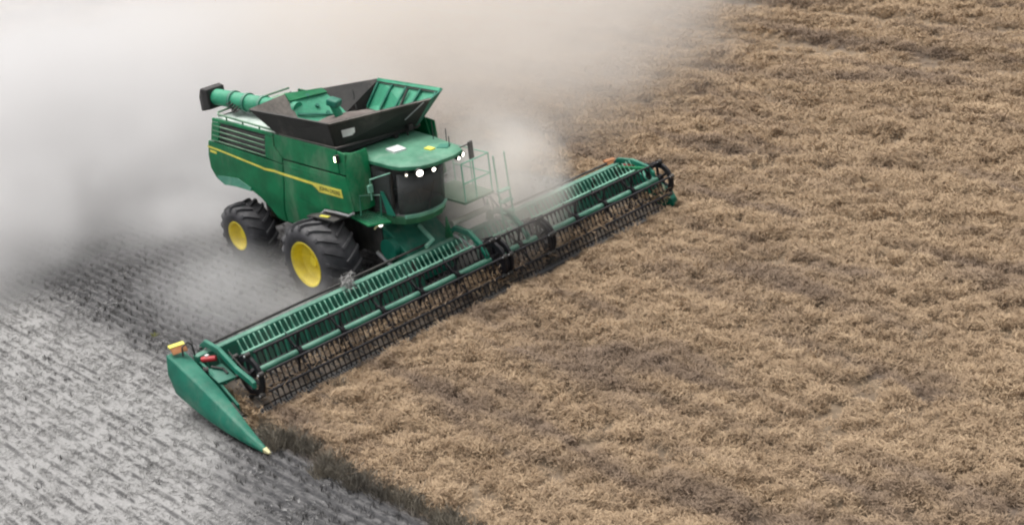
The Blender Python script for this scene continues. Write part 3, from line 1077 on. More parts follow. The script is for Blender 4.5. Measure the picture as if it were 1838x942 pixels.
fl_ = MB()
fl_.loft([cab_ring(2.12), cab_ring(2.36)])
fl_.build('cab_base', M['green_deck'], H, bevel=0.03)
MB().loft([[(x + 0.05 if x > 2.3 else x, y, z) for x, y, z in cab_ring(2.30)][2:7] + [(2.3, 0.5, 2.30), (2.3, -0.8, 2.30)],
           [(x + 0.09 if x > 2.3 else x, y, z) for x, y, z in cab_ring(2.40)][2:7] + [(2.3, 0.5, 2.40), (2.3, -0.8, 2.40)]]).build('sill_bumper', M['finger'], H)
# windscreen
lo, hi = cab_ring(2.42), cab_ring(3.52)
ws = MB()
sl = [2, 3, 4, 5, 6]
def fine(ring):
    out = []
    for i in range(1, 7):
        for t in range(4):
            p0, p1, p2, p3 = [Vector(ring[max(0, min(8, i + q))]) for q in (-1, 0, 1, 2)]
            u = t / 4
            out.append(0.5 * ((2 * p1) + (p2 - p0) * u + (2 * p0 - 5 * p1 + 4 * p2 - p3) * u * u + (3 * p1 - p0 - 3 * p2 + p3) * u ** 3))
    out.append(Vector(ring[7]))
    return out
A, B = fine(lo), fine(hi)
inn = lambda p: Vector((p.x - 0.03, p.y * 0.985, p.z))
ws.loft([[a, b, inn(b), inn(a)] for a, b in zip(A[2:-2], B[2:-2])])
ws.build('windscreen', M['glass'], H, smooth='all')
for sgn, yy in ((-1, -0.93), (1, 0.72)):
    MB().slab([(1.50, yy, 2.42), (2.12, yy, 2.42), (2.22, yy, 3.52), (1.50, yy, 3.52)], 0.03).build('side_window', M['glass'], H)
    pl = MB()
    for x0, x1 in ((1.44, 1.44), (2.17, 2.29)):
        pl.tube([(x0, yy, 2.34), (x1, yy, 3.56)], 0.04, 8)
    pl.tube([(1.44, yy, 2.40), (2.15, yy, 2.40)], 0.035, 8)
    pl.build('cab_pillar', M['black'], H, smooth=True)
MB().box((1.44, CY, 2.95), (0.06, 1.55, 1.2)).build('cab_back', M['interior'], H)
MB().loft([cab_ring(2.37)[:], [(x, y, 2.40) for x, y, z in cab_ring(2.37)]]).build('cab_floor', M['interior'], H)
se = MB()
se.box((1.85, CY, 2.72), (0.5, 0.5, 0.14)).box((1.62, CY, 3.05), (0.14, 0.5, 0.62), (0, R(-8), 0)).box((1.85, CY - 0.33, 2.85), (0.4, 0.08, 0.06)).box((1.85, CY, 2.5), (0.3, 0.3, 0.3))
se.build('cab_seat', M['interior'], H, bevel=0.03)
sw = MB()
sw.tube([(2.35, CY, 2.42), (2.24, CY, 2.85)], 0.035, 8)
ring = [(2.24 + 0.06 * math.cos(a), CY + 0.19 * math.sin(a), 2.86 + 0.05 * math.cos(a)) for a in np.linspace(0, 2 * math.pi, 17)]
sw.tube(ring, 0.016, 6)
sw.build('steering_column', M['interior'], H, smooth=True)
MB().tube([(2.78, -0.25, 2.48), (2.76, 0.05, 3.15)], 0.014, 6).build('wiper', M['black'], H)
# roof
def roof_ring(z, g=0.0):
    pts = [(0.55, -0.92), (1.60, -0.96), (2.36, -0.96), (2.66, -0.90), (3.06, -0.58), (3.20, -0.20), (3.22, 0.45), (3.08, 0.84), (2.70, 1.0), (1.70, 1.15), (0.55, 1.25)]
    cx, cy = 2.0, 0.0
    return [(cx + (x - cx) * (1 - g), cy + (y - cy) * (1 - g), z) for x, y in pts]
rf = MB().loft([roof_ring(3.64, 0.05), roof_ring(3.68, 0.0), roof_ring(3.76, 0.0), roof_ring(3.80, 0.05), roof_ring(3.825, 0.18), roof_ring(3.84, 0.5)]).build('cab_roof', painted('pale dusty roof', (0.02, 0.185, 0.10), 0.5, 0.28, dustcol=(0.38, 0.45, 0.37)), H, smooth=True)
MB().box((1.72, -0.22, 3.865), (0.42, 0.36, 0.05), (0, 0, R(-8))).build('roof_plate', M['white'], rf)
MB().box((2.47, 0.28, 3.855), (0.26, 0.16, 0.04)).build('roof_badge', M['decal'], rf)
MB().box((2.62, 0.62, 3.82), (0.3, 0.3, 0.08), (0, 0, R(30))).build('roof_vent', M['teal'], rf, bevel=0.02)
MB().tube([(1.05, 0.75, 3.78), (1.05, 0.75, 4.02)], 0.03, 8).box((1.10, 0.8, 4.06), (0.14, 0.14, 0.16)).build('roof_camera', M['black'], rf)
MB().box((0.9, 0.45, 3.86), (0.12, 0.12, 0.12)).build('roof_beacon', M['black'], rf)
for x, y, h in ((1.9, 0.9, 0.55), (2.75, 0.7, 0.35), (2.3, 1.0, 0.4)):
    MB().tube([(x, y, 3.75), (x + 0.02, y, 3.75 + h)], 0.012, 6).build('antenna', M['black'], rf)
def headlight(x, y, z, s=0.07, mat='lamp'):
    b = MB().lathe_y([(-0.04, 0), (-0.04, s * 1.25), (0.06, s * 1.25), (0.10, s * 0.7), (0.10, 0.0)], 14)
    o = b.build('headlight', M['black'], H)
    o.location = (x, y, z)
    ln = MB().lathe_y([(-0.055, 0), (-0.055, s * 0.7), (-0.042, s), (-0.03, s)], 14).build('lens', M[mat], o, smooth=True)
    o.rotation_euler = (R(12), 0, math.atan2(y, 1.2) + R(90))
    return o
for a in ((3.06, -0.62, 3.61, 0.08), (3.17, -0.26, 3.61, 0.045), (2.80, -0.84, 3.58, 0.03, 'lamp_dim'), (3.15, 0.58, 3.62, 0.04), (3.04, 0.82, 3.63, 0.05)):
    headlight(*a)
# mirrors
mi = MB().box((2.72, 1.42, 3.50), (0.06, 0.16, 0.46), (0, 0, R(15)))
mi.tube([(2.6, 0.95, 3.62), (2.72, 1.42, 3.68)], 0.018, 6)
mi.build('mirror', M['black'], H, label='left mirror on an arm')
mi2 = MB().tube([(2.3, -0.95, 3.56), (1.95, -1.35, 3.45), (1.92, -1.36, 2.9)], 0.02, 8).box((1.92, -1.36, 3.2), (0.06, 0.14, 0.2))
mi2.build('mirror', M['finger'], H, label='right mirror arm')

# right-hand corner shield between flank and cab, service platform with steps
shp = []
for z, k in ((2.55, 0.0), (3.0, 0.0), (3.5, 0.0), (3.9, -0.04), (4.06, -0.12)):
    arc = [(1.29, -1.60 - k * 0.6), (1.42, -1.56 - k * 0.6), (1.52, -1.44), (1.56, -1.22), (1.53, -1.0)]
    arc2 = [(x - 0.05, y + 0.04) for x, y in arc]
    shp.append([(x + k, y + (z - 3.3) * 0.08 * (z > 3.3), z) for x, y in arc + arc2[::-1]])
MB().loft(shp).build('corner_shield', M['green'], H, smooth=True)
plf = MB()
plf.slab([(1.00, -1.45, 2.28), (1.95, -1.62, 2.28), (2.28, -1.12, 2.28), (1.62, -0.92, 2.28), (1.1, -0.95, 2.28)], 0.05)
plo = plf.build('platform', M['green'], H, bevel=0.01, label='green tread platform beside the cab')
gr = MB()
for i in range(9):
    for j in range(5):
        x, y = 1.14 + 0.105 * i, -1.40 + 0.105 * j - 0.02 * i * 0.5
        gr.tube([(x, y, 2.30), (x, y, 2.325)], 0.024, 6)
gr.build('tread_stud', M['teal_dusty'], plo, kind='stuff')
MB().tube([(2.0, -1.2, 2.42), (2.08, -1.2, 3.02), (1.62, -1.5, 3.0), (1.55, -1.5, 2.45)], 0.018, 8).build('hand_rail', M['teal_dusty'], H, smooth=True)
sl_ = MB().slab([(2.08, -1.05, 2.42), (2.32, -1.0, 2.42), (1.98, -1.02, 3.02), (1.90, -1.04, 3.02)], 0.04)
sl_.build('step_guard', M['teal'], H)
wl = MB().tube([(1.78, -1.32, 2.06), (1.92, -1.24, 2.22)], 0.025, 8)
wl.build('marker_arm', M['cream'], H)
MB().tube([(1.92, -1.22, 2.20), (1.99, -1.26, 2.20)], 0.06, 10).build('marker_lamp', emissive('marker lamp', (1, 1, 0.85), 2.0), H)
lampo = MB().box((1.06, -1.62, 3.93), (0.10, 0.10, 0.20), (0, 0, R(-20))).build('side_lamp', M['black'], H)
MB().box((1.05, -1.675, 3.93), (0.06, 0.03, 0.13), (0, 0, R(-20))).build('lens', M['lamp_soft'], lampo)
# left-hand ladder and railing
lp = MB().slab([(1.3, 0.85, 2.22), (2.9, 0.85, 2.22), (2.9, 1.9, 2.22), (1.3, 1.9, 2.22)], 0.06).build('platform', M['green_deck'], H, label='left platform by the ladder')
rl = MB()
for x, y in ((1.4, 1.88), (2.1, 1.88), (2.85, 1.88), (2.88, 1.3), (2.88, 0.9)):
    rl.tube([(x, y, 2.22), (x, y, 3.30)], 0.020, 8)
for z in (2.75, 3.30):
    rl.tube([(1.4, 1.88, z), (2.86, 1.88, z), (2.88, 0.9, z)], 0.020, 8)
rl.build('railing', M['finger'], H, smooth=True)
ld = MB()
for y in (1.95, 2.35):
    ld.tube([(2.95, y, 3.2), (3.0, y, 2.2), (3.15, y, 0.55)], 0.025, 8)
ld.build('ladder_rail', M['finger'], H, smooth=True)
for k in range(6):
    z = 0.7 + 0.30 * k
    MB().box((3.14 - 0.09 * k * 0.3 - 0.0, 2.15, z), (0.18, 0.40, 0.03)).build('ladder_step', M['finger'], H)

# ---- feeder house
MB().loft([[(1.0, -0.78, 1.15), (1.0, 0.72, 1.15), (1.0, 0.72, 2.0), (1.0, -0.78, 2.0)],
           [(1.7, -0.80, 0.85), (1.7, 0.74, 0.85), (1.7, 0.74, 1.75), (1.7, -0.80, 1.75)],
           [(2.42, -0.82, 0.40), (2.42, 0.76, 0.40), (2.42, 0.76, 1.22), (2.42, -0.82, 1.22)]]).build('feeder_house', M['teal'], H, bevel=0.04)
fd = MB()
fd.tube([(1.25, -0.95, 1.15), (2.35, -0.95, 0.62)], 0.06, 10)
fd.tube([(1.25, 0.9, 1.15), (2.35, 0.9, 0.62)], 0.06, 10)
fd.build('lift_cylinder', M['grey'], H, smooth=True)
MB().tube([(1.78, -0.80, 1.35), (1.78, -1.0, 1.35)], 0.30, 18).build('drive_guard', M['teal'], H, smooth=True)
MB().tube([(1.95, 0.0, 1.72), (2.55, -0.1, 1.48), (2.62, -0.4, 1.42)], 0.06, 8).build('drive_shaft', M['finger'], H, smooth=True)

# ------------------------------------------------------------------ THE HEADER
D = empty('harvester_header', 'wide green cutting header with long dark reel in front of the combine', 'header', (3.6, 0, 0))
D_OFF = Vector((-3.6, 0, 0))


def hb(mb, name, mat, parent=None, **kw):
    """a part of the header given in world coordinates"""
    mb.v = [(x - 3.6, y, z) for x, y, z in mb.v]
    return mb.build(name, mat, parent or D, **kw)


YR, YL = -7.45, 7.30
hb(MB().box((2.62, (YR + YL) / 2, 1.22), (0.20, YL - YR, 0.22)), 'back_beam', M['teal_dusty'], bevel=0.03)
hb(MB().tube([(2.46, YR + 0.25, 1.36), (2.46, -0.9, 1.40), (2.46, 0.0, 1.40)], 0.035, 8).tube([(2.46, 2.2, 1.40), (2.46, YL - 0.6, 1.36)], 0.035, 8), 'hose_rail', M['black'], smooth=True)
bs = MB()
for y0, y1 in ((YR + .05, -0.75), (1.1, YL - .05)):
    bs.slab([(2.70, y0, 1.20), (2.70, y1, 1.20), (2.86, y1, 0.42), (2.86, y0, 0.42)], 0.04)
hb(bs, 'back_sheet', painted('shade-darkened green sheet', (0.006, 0.11, 0.07), 0.55, 0.2))  # green darkened to paint in the shade behind the reel
# ribs of the back sheet: one part each
rib_src = None
for k in range(50):
    y = YR + 0.2 + 0.3 * k
    if -0.8 < y < 1.15 or y > YL - 0.1:
        continue
    if rib_src is None:
        rib_src = hb(MB().slab([(2.735, -0.02, 1.18), (2.735, 0.02, 1.18), (2.885, 0.02, 0.45), (2.885, -0.02, 0.45)], 0.03), 'back_rib', M['sheet'])
        rib_src.location = (0, y, 0)
    else:
        share(rib_src, D, 'back_rib', (0, y, 0))
# frame under, draper belts, cutter bar
hb(MB().box((2.75, (YR + YL) / 2, 0.36), (0.22, YL - YR, 0.16)), 'bottom_beam', M['dark'])
for y0, y1, lb in ((YR + .1, -0.85, 'right draper belt'), (0.95, YL - .1, 'left draper belt'), (-0.82, 0.92, 'centre feed belt')):
    be = hb(MB().slab([(2.86, y0, 0.44), (2.86, y1, 0.44), (4.02, y1, 0.17), (4.02, y0, 0.17)], 0.05), 'draper_belt', M['belt'], label=lb)
    src = None
    n = int((y1 - y0) / 0.42)
    for k in range(n):
        y = y0 + 0.2 + 0.42 * k
        if src is None:
            src = hb(MB().slab([(2.90, -0.02, 0.455), (2.90, 0.02, 0.455), (3.98, 0.02, 0.21), (3.98, -0.02, 0.21)], 0.03), 'belt_cleat', M['dark'], be)
            src.location = (0, y, 0)
        else:
            share(src, be, 'belt_cleat', (0, y, 0))
hb(MB().box((4.10, (YR + YL) / 2, 0.14), (0.12, YL - YR, 0.04)), 'cutter_bar', M['dark'])
gd = MB()
y = YR + 0.05
while y < YL:
    gd.add([(4.16, y - 0.018, 0.12), (4.16, y + 0.018, 0.12), (4.16, y, 0.165), (4.34, y, 0.125)], [(0, 1, 3), (1, 2, 3), (2, 0, 3), (0, 2, 1)])
    y += 0.076
hb(gd, 'knife_guard', M['grey'], kind='stuff')

# ---- reel
RX, RZ, RR_ = 3.78, 0.90, 0.55
SECT = [(-6.72, 0.72), (1.08, 2.40), (2.66, 7.36)]
PH = R(20)
reel_tubes = []
for y0, y1 in SECT:
    hb(MB().tube([(RX, y0, RZ), (RX, y1, RZ)], 0.085, 14), 'reel_tube', M['teal_dusty'], smooth=True)


def finger_mesh(w, L, dx, dz, nm):
    b = MB()
    b.hexa([(-0.02, -w, -0.03), (0.02, -w, -0.03), (0.02, w, -0.03), (-0.02, w, -0.03)][::-1], [(-0.012 + dx, -w * .8, dz), (0.012 + dx, -w * .8, dz), (0.012 + dx, w * .8, dz), (-0.012 + dx, w * .8, dz)])
    me = bpy.data.meshes.new(nm)
    me.from_pydata(b.v, [], b.f)
    bm = bmesh.new()
    bm.from_mesh(me)
    bmesh.ops.recalc_face_normals(bm, faces=bm.faces)
    bm.to_mesh(me)
    bm.free()
    return me


F_DARK = finger_mesh(0.027, 0.25, 0.10, -0.30, 'finger')
F_DARK.materials.append(M['reeldark'])
F_PALE = finger_mesh(0.022, 0.3, -0.20, 0.26, 'finger')
F_PALE.materials.append(M['finger'])
F_JOIN = MB()
n_f = 0
for bi in range(6):
    a = PH + bi * math.pi / 3
    bx, bz = RX + RR_ * math.cos(a), RZ + RR_ * math.sin(a)
    for si, (y0, y1) in enumerate(SECT):
        rear = bi == 2
        bar = hb(MB().tube([(bx, y0 + 0.04, bz), (bx, y1 - 0.04, bz)], 0.032, 8), 'reel_bat', M['finger'] if rear else (M['reeldark'] if bi in (0, 5) or True else M['dark']), smooth=True)
        n = int((y1 - y0 - 0.2) / 0.147)
        single = bi in (0, 2) or (bi == 5 and si == 0)
        for k in range(n):
            y = y0 + 0.12 + 0.147 * k
            if single:
                o = bpy.data.objects.new('finger', F_PALE if rear else F_DARK)
                COL.objects.link(o)
                o.parent = bar
                o.location = (bx - 3.6, y, bz)
                n_f += 1
        if not single:
            j = MB()
            src = F_DARK
            for k in range(n):
                y = y0 + 0.12 + 0.147 * k
                j.add([(v.co.x + bx, v.co.y + y, v.co.z + bz) for v in src.vertices], [tuple(p.vertices) for p in src.polygons])
            hb(j, 'finger', M['reeldark'], bar, kind='stuff')
print('fingers', n_f)


def spider(y, big=False):
    b = MB()
    t = 0.06 if big else 0.03
    for bi in range(6):
        a = PH + bi * math.pi / 3
        ca, sa = math.cos(a), math.sin(a)
        w = 0.035
        ex, ez = RX + (RR_ + 0.03) * ca, RZ + (RR_ + 0.03) * sa
        px, pz = -sa * w, ca * w
        b.hexa([(RX - px, y - t / 2, RZ - pz), (ex - px, y - t / 2, ez - pz), (ex + px, y - t / 2, ez + pz), (RX + px, y - t / 2, RZ + pz)],
               [(RX - px, y + t / 2, RZ - pz), (ex - px, y + t / 2, ez - pz), (ex + px, y + t / 2, ez + pz), (RX + px, y + t / 2, RZ + pz)])
    b.lathe_y([(-0.05, 0.10), (-0.05, 0.17), (0.05, 0.17), (0.05, 0.10)], 16, (RX, y, RZ))
    return hb(b, 'reel_spider', M['reeldark'])


def end_disc(y):
    """cam disc with its rollers at the end of a reel section"""
    b = MB()
    b.lathe_y([(-0.04, 0.36), (-0.04, 0.50), (0.0, 0.53), (0.04, 0.50), (0.04, 0.36), (-0.04, 0.36)], 36, (RX + 0.03, y, RZ))
    for k in range(6):
        a = PH + k * math.pi / 3 + 0.3
        b.tube([(RX + 0.08 * math.cos(a), y, RZ + 0.08 * math.sin(a)), (RX + 0.4 * math.cos(a), y, RZ + 0.4 * math.sin(a))], 0.04, 6)
    b.lathe_y([(-0.09, 0.0), (-0.09, 0.12), (0.09, 0.12), (0.09, 0.0)], 16, (RX, y, RZ))
    o = hb(b, 'reel_end_disc', M['reeldark'], smooth=True)
    for k in range(6):
        a = PH + k * math.pi / 3
        q = (RX + 0.56 * math.cos(a), RZ + 0.56 * math.sin(a))
        hb(MB().tube([(q[0], y - 0.11, q[1]), (q[0], y + 0.02, q[1])], 0.06, 10), 'cam_roller', M['black'], o)
        hb(MB().tube([(q[0], y - 0.125, q[1]), (q[0], y - 0.108, q[1])], 0.026, 8), 'roller_bolt', M['white'], o)
    return o


for y in (-5.45, -4.2, -2.95, -1.7, -0.5, 1.75, 3.9, 5.05, 6.2):
    spider(y)
for y in (-6.80, 0.80, 1.02, 2.48, 2.60, 7.42):
    end_disc(y)
# short dark braces that stand on the back beam along the left half
for y in (3.3, 4.45, 5.55, 6.55, -1.15):
    hb(MB().box((2.98, y, 1.20), (0.10, 0.05, 0.36)).box((3.05, y, 1.0), (0.3, 0.05, 0.06)), 'beam_bracket', M['black'])
# reel arms
def arm(y, lift, pts, w=0.10, h=0.16, mat='teal', label=None):
    secs = []
    for x, z in pts:
        secs.append([(x, y - w / 2, z - h / 2), (x, y + w / 2, z - h / 2), (x, y + w / 2, z + h / 2), (x, y - w / 2, z + h / 2)])
    return hb(MB().loft(secs), 'reel_arm', M[mat], bevel=0.02, label=label)


ra = arm(-7.10, 0, [(2.35, 1.32), (2.6, 1.50), (3.15, 1.46), (3.75, 1.16), (4.3, 1.02), (4.42, 0.96)], label='right-end reel arm')
hb(MB().tube([(2.9, -6.98, 1.32), (3.8, -6.98, 1.0)], 0.035, 8).tube([(3.3, -6.96, 1.42), (3.95, -6.96, 1.05)], 0.02, 6), 'arm_cylinder', M['black'], ra, smooth=True)
la = arm(7.0, 0, [(2.45, 1.25), (2.65, 1.40), (3.2, 1.46), (3.8, 1.36), (4.0, 1.2)], label='left-end reel arm')
hb(MB().tube([(2.45, 6.85, 1.22), (3.75, 6.95, 1.36)], 0.05, 8), 'arm_cylinder', M['green'], la, smooth=True)
for y in (0.62, 2.1):
    ca = arm(y, 0, [(2.40, 1.38), (2.65, 1.58), (3.2, 1.56), (3.6, 1.30), (3.82, 1.0)], w=0.12, h=0.15, label='inner reel arm at y')
    ca['label'] = 'inner reel arm beside the centre discs'
    hb(MB().slab([(2.30, y - 0.07, 1.25), (2.62, y - 0.07, 1.25), (2.42, y - 0.07, 1.88)], 0.04), 'arm_bracket', M['green'], ca)
    hb(MB().tube([(2.7, y - 0.09, 1.42), (3.45, y - 0.09, 1.22)], 0.04, 8), 'arm_cylinder', M['grey'], ca, smooth=True)
hb(MB().tube([(2.44, 0.7, 1.62), (2.44, 2.05, 1.62)], 0.085, 12), 'cross_tube', M['tube'], smooth=True)
hp = MB()
for y in (2.0, 2.25):
    hp.tube([(2.4, y, 1.5), (2.3, y, 1.95), (2.5, y + 0.1, 1.9), (2.8, y + 0.12, 1.62)], 0.03, 6)
hb(hp, 'hose_loop', M['black'], smooth=True)
# centre drive between the discs
cd = MB()
cd.lathe_y([(-0.12, 0.0), (-0.12, 0.22), (0.0, 0.30), (0.12, 0.22), (0.12, 0.0)], 20, (RX + 0.18, 0.92, RZ - 0.1))
cd.box((RX - 0.05, 0.91, RZ + 0.25), (0.2, 0.12, 0.6), (0, R(-25), 0))
hb(cd, 'reel_drive', M['reeldark'], smooth=True)
hb(MB().box((4.12, 2.54, 0.55), (0.12, 0.28, 0.55)), 'centre_plate', M['dark'], label='upright plate by the second disc pair')

# ---- crop dividers
DIV = [(2.33, [(-7.97, .50), (-8.06, 1.05), (-8.00, 1.50), (-7.78, 1.50), (-7.52, 1.40), (-7.52, .50)]),
       (2.60, [(-8.00, .46), (-8.08, 1.00), (-8.00, 1.43), (-7.78, 1.42), (-7.52, 1.32), (-7.52, .46)]),
       (3.10, [(-8.01, .36), (-8.08, .82), (-7.97, 1.22), (-7.78, 1.20), (-7.53, 1.10), (-7.53, .36)]),
       (3.65, [(-8.01, .25), (-8.07, .62), (-7.95, .98), (-7.78, .97), (-7.55, .88), (-7.55, .25)]),
       (4.40, [(-7.99, .15), (-8.03, .40), (-7.91, .64), (-7.80, .64), (-7.62, .55), (-7.62, .15)]),
       (5.10, [(-7.95, .08), (-7.97, .22), (-7.89, .34), (-7.82, .34), (-7.72, .28), (-7.72, .08)]),
       (5.62, [(-7.91, .05), (-7.92, .10), (-7.88, .17), (-7.84, .17), (-7.79, .13), (-7.79, .05)])]


def divider(sgn, label):
    off = 0.0 if sgn < 0 else -0.20
    prof = DIV if sgn < 0 else [(2.5, DIV[3][1]), (3.1, DIV[3][1]), (3.9, DIV[4][1]), (4.15, DIV[5][1])]
    secs = [[(x, (y if sgn < 0 else -y + off), z) for y, z in q] for x, q in prof]
    o = hb(MB().loft(secs), 'crop_divider', M['teal'], bevel=0.03, smooth=True, label=label)
    yy = -7.85 if sgn < 0 else 7.90
    if sgn > 0:
        return o
    hb(MB().loft([[(5.60, yy - .06, .05), (5.60, yy + .06, .05), (5.60, yy + .06, .17), (5.60, yy - .06, .17)],
                  [(5.80, yy - .03, .06), (5.80, yy + .03, .06), (5.80, yy + .03, .11), (5.80, yy - .03, .11)]]), 'divider_tip', M['cream'], o, bevel=0.02)
    return o


dv = divider(-1, 'long green right-hand crop divider with cream tip')
divider(1, 'short left-hand crop divider at the far end')
for y_ in (-7.40, 7.32):
    hb(MB().slab([(2.55, y_, 0.25), (2.55, y_, 1.25), (3.0, y_, 1.10), (4.05, y_, 0.50), (4.05, y_, 0.16)], 0.06), 'end_sheet', M['teal'], bevel=0.01)
# slot and clips on the inner edge of the right divider
hb(MB().slab([(4.15, -7.585, 0.66), (4.55, -7.615, 0.47), (4.55, -7.64, 0.50), (4.15, -7.61, 0.69)], 0.03), 'divider_slot', M['black'], dv)
hb(MB().tube([(2.95, -7.50, 1.08), (3.0, -7.40, 1.05)], 0.08, 10), 'divider_latch', M['black'], dv)
hb(MB().slab([(2.95, -7.44, 1.02), (3.45, -7.44, 0.86), (3.60, -7.05, 0.90), (3.05, -7.05, 1.08)], 0.05), 'end_plate', M['teal'], bevel=0.01)
hb(MB().tube([(3.0, -7.3, 1.10), (3.25, -7.15, 1.06), (3.4, -7.15, 0.98)], 0.03, 6), 'end_hose', M['black'], smooth=True)
for y, s in ((-7.25, 1), (7.2, -1)):
    hb(MB().tube([(2.72, y - 0.1, 1.22), (2.98, y + 0.12, 1.24)], 0.065, 10), 'hose_coupler', M['red'], smooth=True)
    hb(MB().box((2.80, y + 0.0, 1.29), (0.08, 0.08, 0.06)), 'coupler_cap', M['white'])
# marker board with hoop on the rear of each divider
for y in (-7.74, 6.85):
    z0 = 0.0 if y < 0 else -0.26
    mb = hb(MB().slab([(2.52, y - 0.17, 1.52 + z0), (2.60, y + 0.17, 1.52 + z0), (2.50, y + 0.17, 1.64 + z0), (2.42, y - 0.17, 1.64 + z0)], 0.03), 'marker_board', M['orange'])
    hb(MB().slab([(2.42, y - 0.175, 1.645 + z0), (2.50, y + 0.175, 1.645 + z0), (2.42, y + 0.175, 1.69 + z0), (2.34, y - 0.175, 1.69 + z0)], 0.05), 'marker_edge', M['decal'] if y < 0 else M['orange'], mb)
    hb(MB().tube([(2.60, y + 0.02, 1.44 + z0), (2.58, y + 0.05, 1.64 + z0), (2.58, y + 0.2, 1.70 + z0), (2.62, y + 0.28, 1.62 + z0), (2.66, y + 0.28, 1.36 + z0)], 0.022, 8), 'marker_hoop', M['black'], mb, smooth=True)


# loose straw on the header
def straw(name, centre, spread, n, lmin, lmax, label, mat, seed):
    rr = random.Random(seed)
    b = MB()
    for k in range(n):
        c = Vector([centre[i] + max(-1.7, min(1.7, rr.gauss(0, 1))) * spread[i] for i in range(3)])
        L = rr.uniform(lmin, lmax)
        d = Vector((rr.gauss(0, 1), rr.gauss(0, 1), rr.gauss(0, 0.7))).normalized() * L
        s = d.cross(Vector((rr.random() - .5, rr.random() - .5, rr.random() - .5))).normalized() * 0.009
        b.add([c - d / 2 - s, c - d / 2 + s, c + d / 2 + s, c + d / 2 - s], [(0, 1, 2, 3)])
    me = bpy.data.meshes.new(name)
    me.from_pydata(b.v, [], b.f)
    me.materials.append(mat)
    o = finish(me, name)
    tag(o, label, 'straw', 'stuff')


straw('straw_clump', (2.68, -3.0, 1.42), (0.06, 0.10, 0.14), 130, 0.08, 0.24, 'pale clump of straw caught on the back beam in front of the wheel', M['chaff'], 5)
straw('straw_mat', (3.4, 0.0, 0.42), (0.30, 4.2, 0.05), 2600, 0.08, 0.3, 'cut straw lying on the draper belts behind the reel', M['crop'], 6)
straw('reel_straw', (3.95, 0.3, 0.55), (0.16, 4.1, 0.16), 2200, 0.08, 0.26, 'cut straw and stalks being swept in by the turning reel', M['crop'], 9)
straw('straw_swath', (3.95, -7.18, 0.26), (0.35, 0.07, 0.10), 420, 0.08, 0.2, 'cut crop bunched between the right divider and the reel end', M['crop'], 8)

# small green-yellow weed
wd = tuft_mesh('weed', 16, 0.05, 0.06, 0.16, 0.012, (0.2, 1.1), painted('weed green', (0.28, 0.30, 0.03), 0.7, 0.1), 77)
wo = finish(wd, 'weed', loc=(-1.84, -6.13, 0.0))
tag(wo, 'tiny yellow-green weed alone on the grey ground behind the marker board', 'weed')


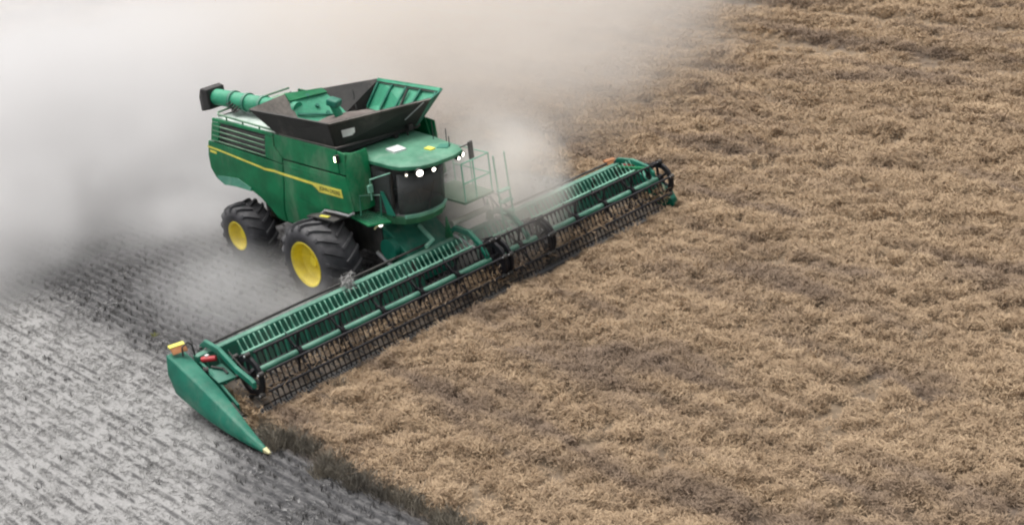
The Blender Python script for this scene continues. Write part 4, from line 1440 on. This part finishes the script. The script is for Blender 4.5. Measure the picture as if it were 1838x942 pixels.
# ------------------------------------------------------------------ dust
def dust():
    m = bpy.data.materials.new('harvest dust')
    m.use_nodes = True
    N, L = m.node_tree.nodes, m.node_tree.links
    for n in list(N):
        if n.type == 'BSDF_PRINCIPLED':
            N.remove(n)
    out = [n for n in N if n.type == 'OUTPUT_MATERIAL'][0]
    pv = N.new('ShaderNodeVolumePrincipled')
    pv.inputs['Color'].default_value = (0.89, 0.875, 0.868, 1)
    pv.inputs['Anisotropy'].default_value = 0.1
    L.new(pv.outputs[0], out.inputs['Volume'])
    pos, px, py, pz = field_pos(N, L)
    nz = noise(N, L, stretched(N, L, pos, 0.16, 0.20, 0.34), 1.0, 3, 0.55, 0.6)
    nz2 = noise(N, L, stretched(N, L, pos, 0.55, 0.6, 0.9), 1.0, 2, 0.5, 0.0)
    wob = math_n(N, L, 'MULTIPLY_ADD', nz2, 1.6, math_n(N, L, 'MULTIPLY_ADD', nz, 2.6, -1.9))
    # front of the cloud: x = front(y)
    fc = N.new('ShaderNodeFloatCurve')
    cv = fc.mapping.curves[0]
    pts = [(-14, -12), (-10, -7.3), (-7, -6.7), (-3, -6.6), (0, -6.5), (3.5, -4.8), (6.5, -3.2), (9.5, 0.6), (14, 0.2), (21, -3.0), (28, -6.6), (46, -17)]
    P01 = [((y + 14) / 60.0, (x + 20) / 20.0) for y, x in pts]
    cv.points[0].location = P01[0]
    cv.points[1].location = P01[-1]
    for p in P01[1:-1]:
        cv.points.new(*p)
    fc.mapping.update()
    L.new(maprange(N, L, py, -14, 46, 0, 1, False), fc.inputs['Value'])
    front = math_n(N, L, 'MULTIPLY_ADD', fc.outputs[0], 20.0, -20.0)
    u = math_n(N, L, 'ADD', math_n(N, L, 'SUBTRACT', front, px), wob)
    s_front = maprange(N, L, u, -0.8, math_n(N, L, 'MULTIPLY_ADD', maprange(N, L, py, 4.0, 9.0), 4.0, 3.6))
    # height: high just behind the machine, lower to the far left
    top = maprange(N, L, px, -26, -11, 2.6, 10.0)
    top = math_n(N, L, 'MULTIPLY_ADD', maprange(N, L, py, 6, 24), 1.5, top)
    rise = math_n(N, L, 'MULTIPLY_ADD', math_n(N, L, 'MAXIMUM', u, 0.0), 1.15, 0.9)
    top = math_n(N, L, 'MINIMUM', top, rise)
    s_top = maprange(N, L, math_n(N, L, 'ADD', math_n(N, L, 'SUBTRACT', top, pz), math_n(N, L, 'MULTIPLY', wob, 0.6)), -0.3, 1.8)
    s_y = maprange(N, L, math_n(N, L, 'ADD', py, wob), -13.5, -8.0)
    s_far = maprange(N, L, px, -40, -22, 0.0, 1.0)
    amp = maprange(N, L, py, 1.0, 9.0, 1.0, 0.30)
    d = math_n(N, L, 'MULTIPLY', math_n(N, L, 'MULTIPLY', s_front, s_top), math_n(N, L, 'MULTIPLY', s_y, amp))
    d = math_n(N, L, 'MULTIPLY', d, s_far)
    d = math_n(N, L, 'MULTIPLY', d, maprange(N, L, nz, 0.30, 0.62, 0.70, 1.0))
    d = math_n(N, L, 'MULTIPLY', d, maprange(N, L, pz, 0.0, 4.5, 1.0, 0.26))
    # thin wisps close to the machine

    def blob(c, s, k):
        t = None
        for comp, cc, ss in ((px, c[0], s[0]), (py, c[1], s[1]), (pz, c[2], s[2])):
            q = math_n(N, L, 'DIVIDE', math_n(N, L, 'SUBTRACT', comp, cc), ss)
            q = math_n(N, L, 'MULTIPLY', q, q)
            t = q if t is None else math_n(N, L, 'ADD', t, q)
        t = math_n(N, L, 'SUBTRACT', 1.0, t, clamp=True)
        return math_n(N, L, 'MULTIPLY', math_n(N, L, 'MULTIPLY', t, t), k)
    bl = blob((2.2, 2.4, 1.0), (2.4, 2.6, 2.2), 0.85)
    for c, s, k in (((2.6, 2.4, 2.2), (2.2, 2.4, 2.6), 1.3), ((-1.5, -3.9, 0.3), (3.8, 2.6, 1.5), 0.46), ((-6.5, -1.5, 0.6), (3.2, 3.2, 2.2), 0.5), ((1.4, -2.9, 0.3), (1.8, 2.0, 1.1), 0.22)):
        bl = math_n(N, L, 'ADD', bl, blob(c, s, k))
    bl = math_n(N, L, 'MULTIPLY', bl, maprange(N, L, nz2, 0.25, 0.7, 0.3, 1.3))
    L.new(mix_rgb(N, L, math_n(N, L, 'MAXIMUM', maprange(N, L, py, 2.0, 10.0), maprange(N, L, px, 0.0, 2.5)), (0.912, 0.902, 0.898), (0.90, 0.865, 0.825)), pv.inputs['Color'])
    d = math_n(N, L, 'ADD', d, bl)
    L.new(d, pv.inputs['Density'])
    m.cycles.volume_step_rate = 0.5
    b = MB()
    # a closed hull round the cloud; its density falls to nothing well inside
    plan = [(-44, -13), (-12, -13), (-4, -7.5), (3.5, -6.0), (6.2, 1.0), (6.2, 8.0), (3.0, 14.0), (-4, 27), (-10, 44), (-44, 44)]
    b.loft([[(x, y, 0.03) for x, y in plan], [(x, y, 13.0) for x, y in plan]])
    o = b.build('dust_cloud', m)
    tag(o, 'billowing pale dust cloud drifting off behind the harvester', 'dust', 'stuff')


dust()
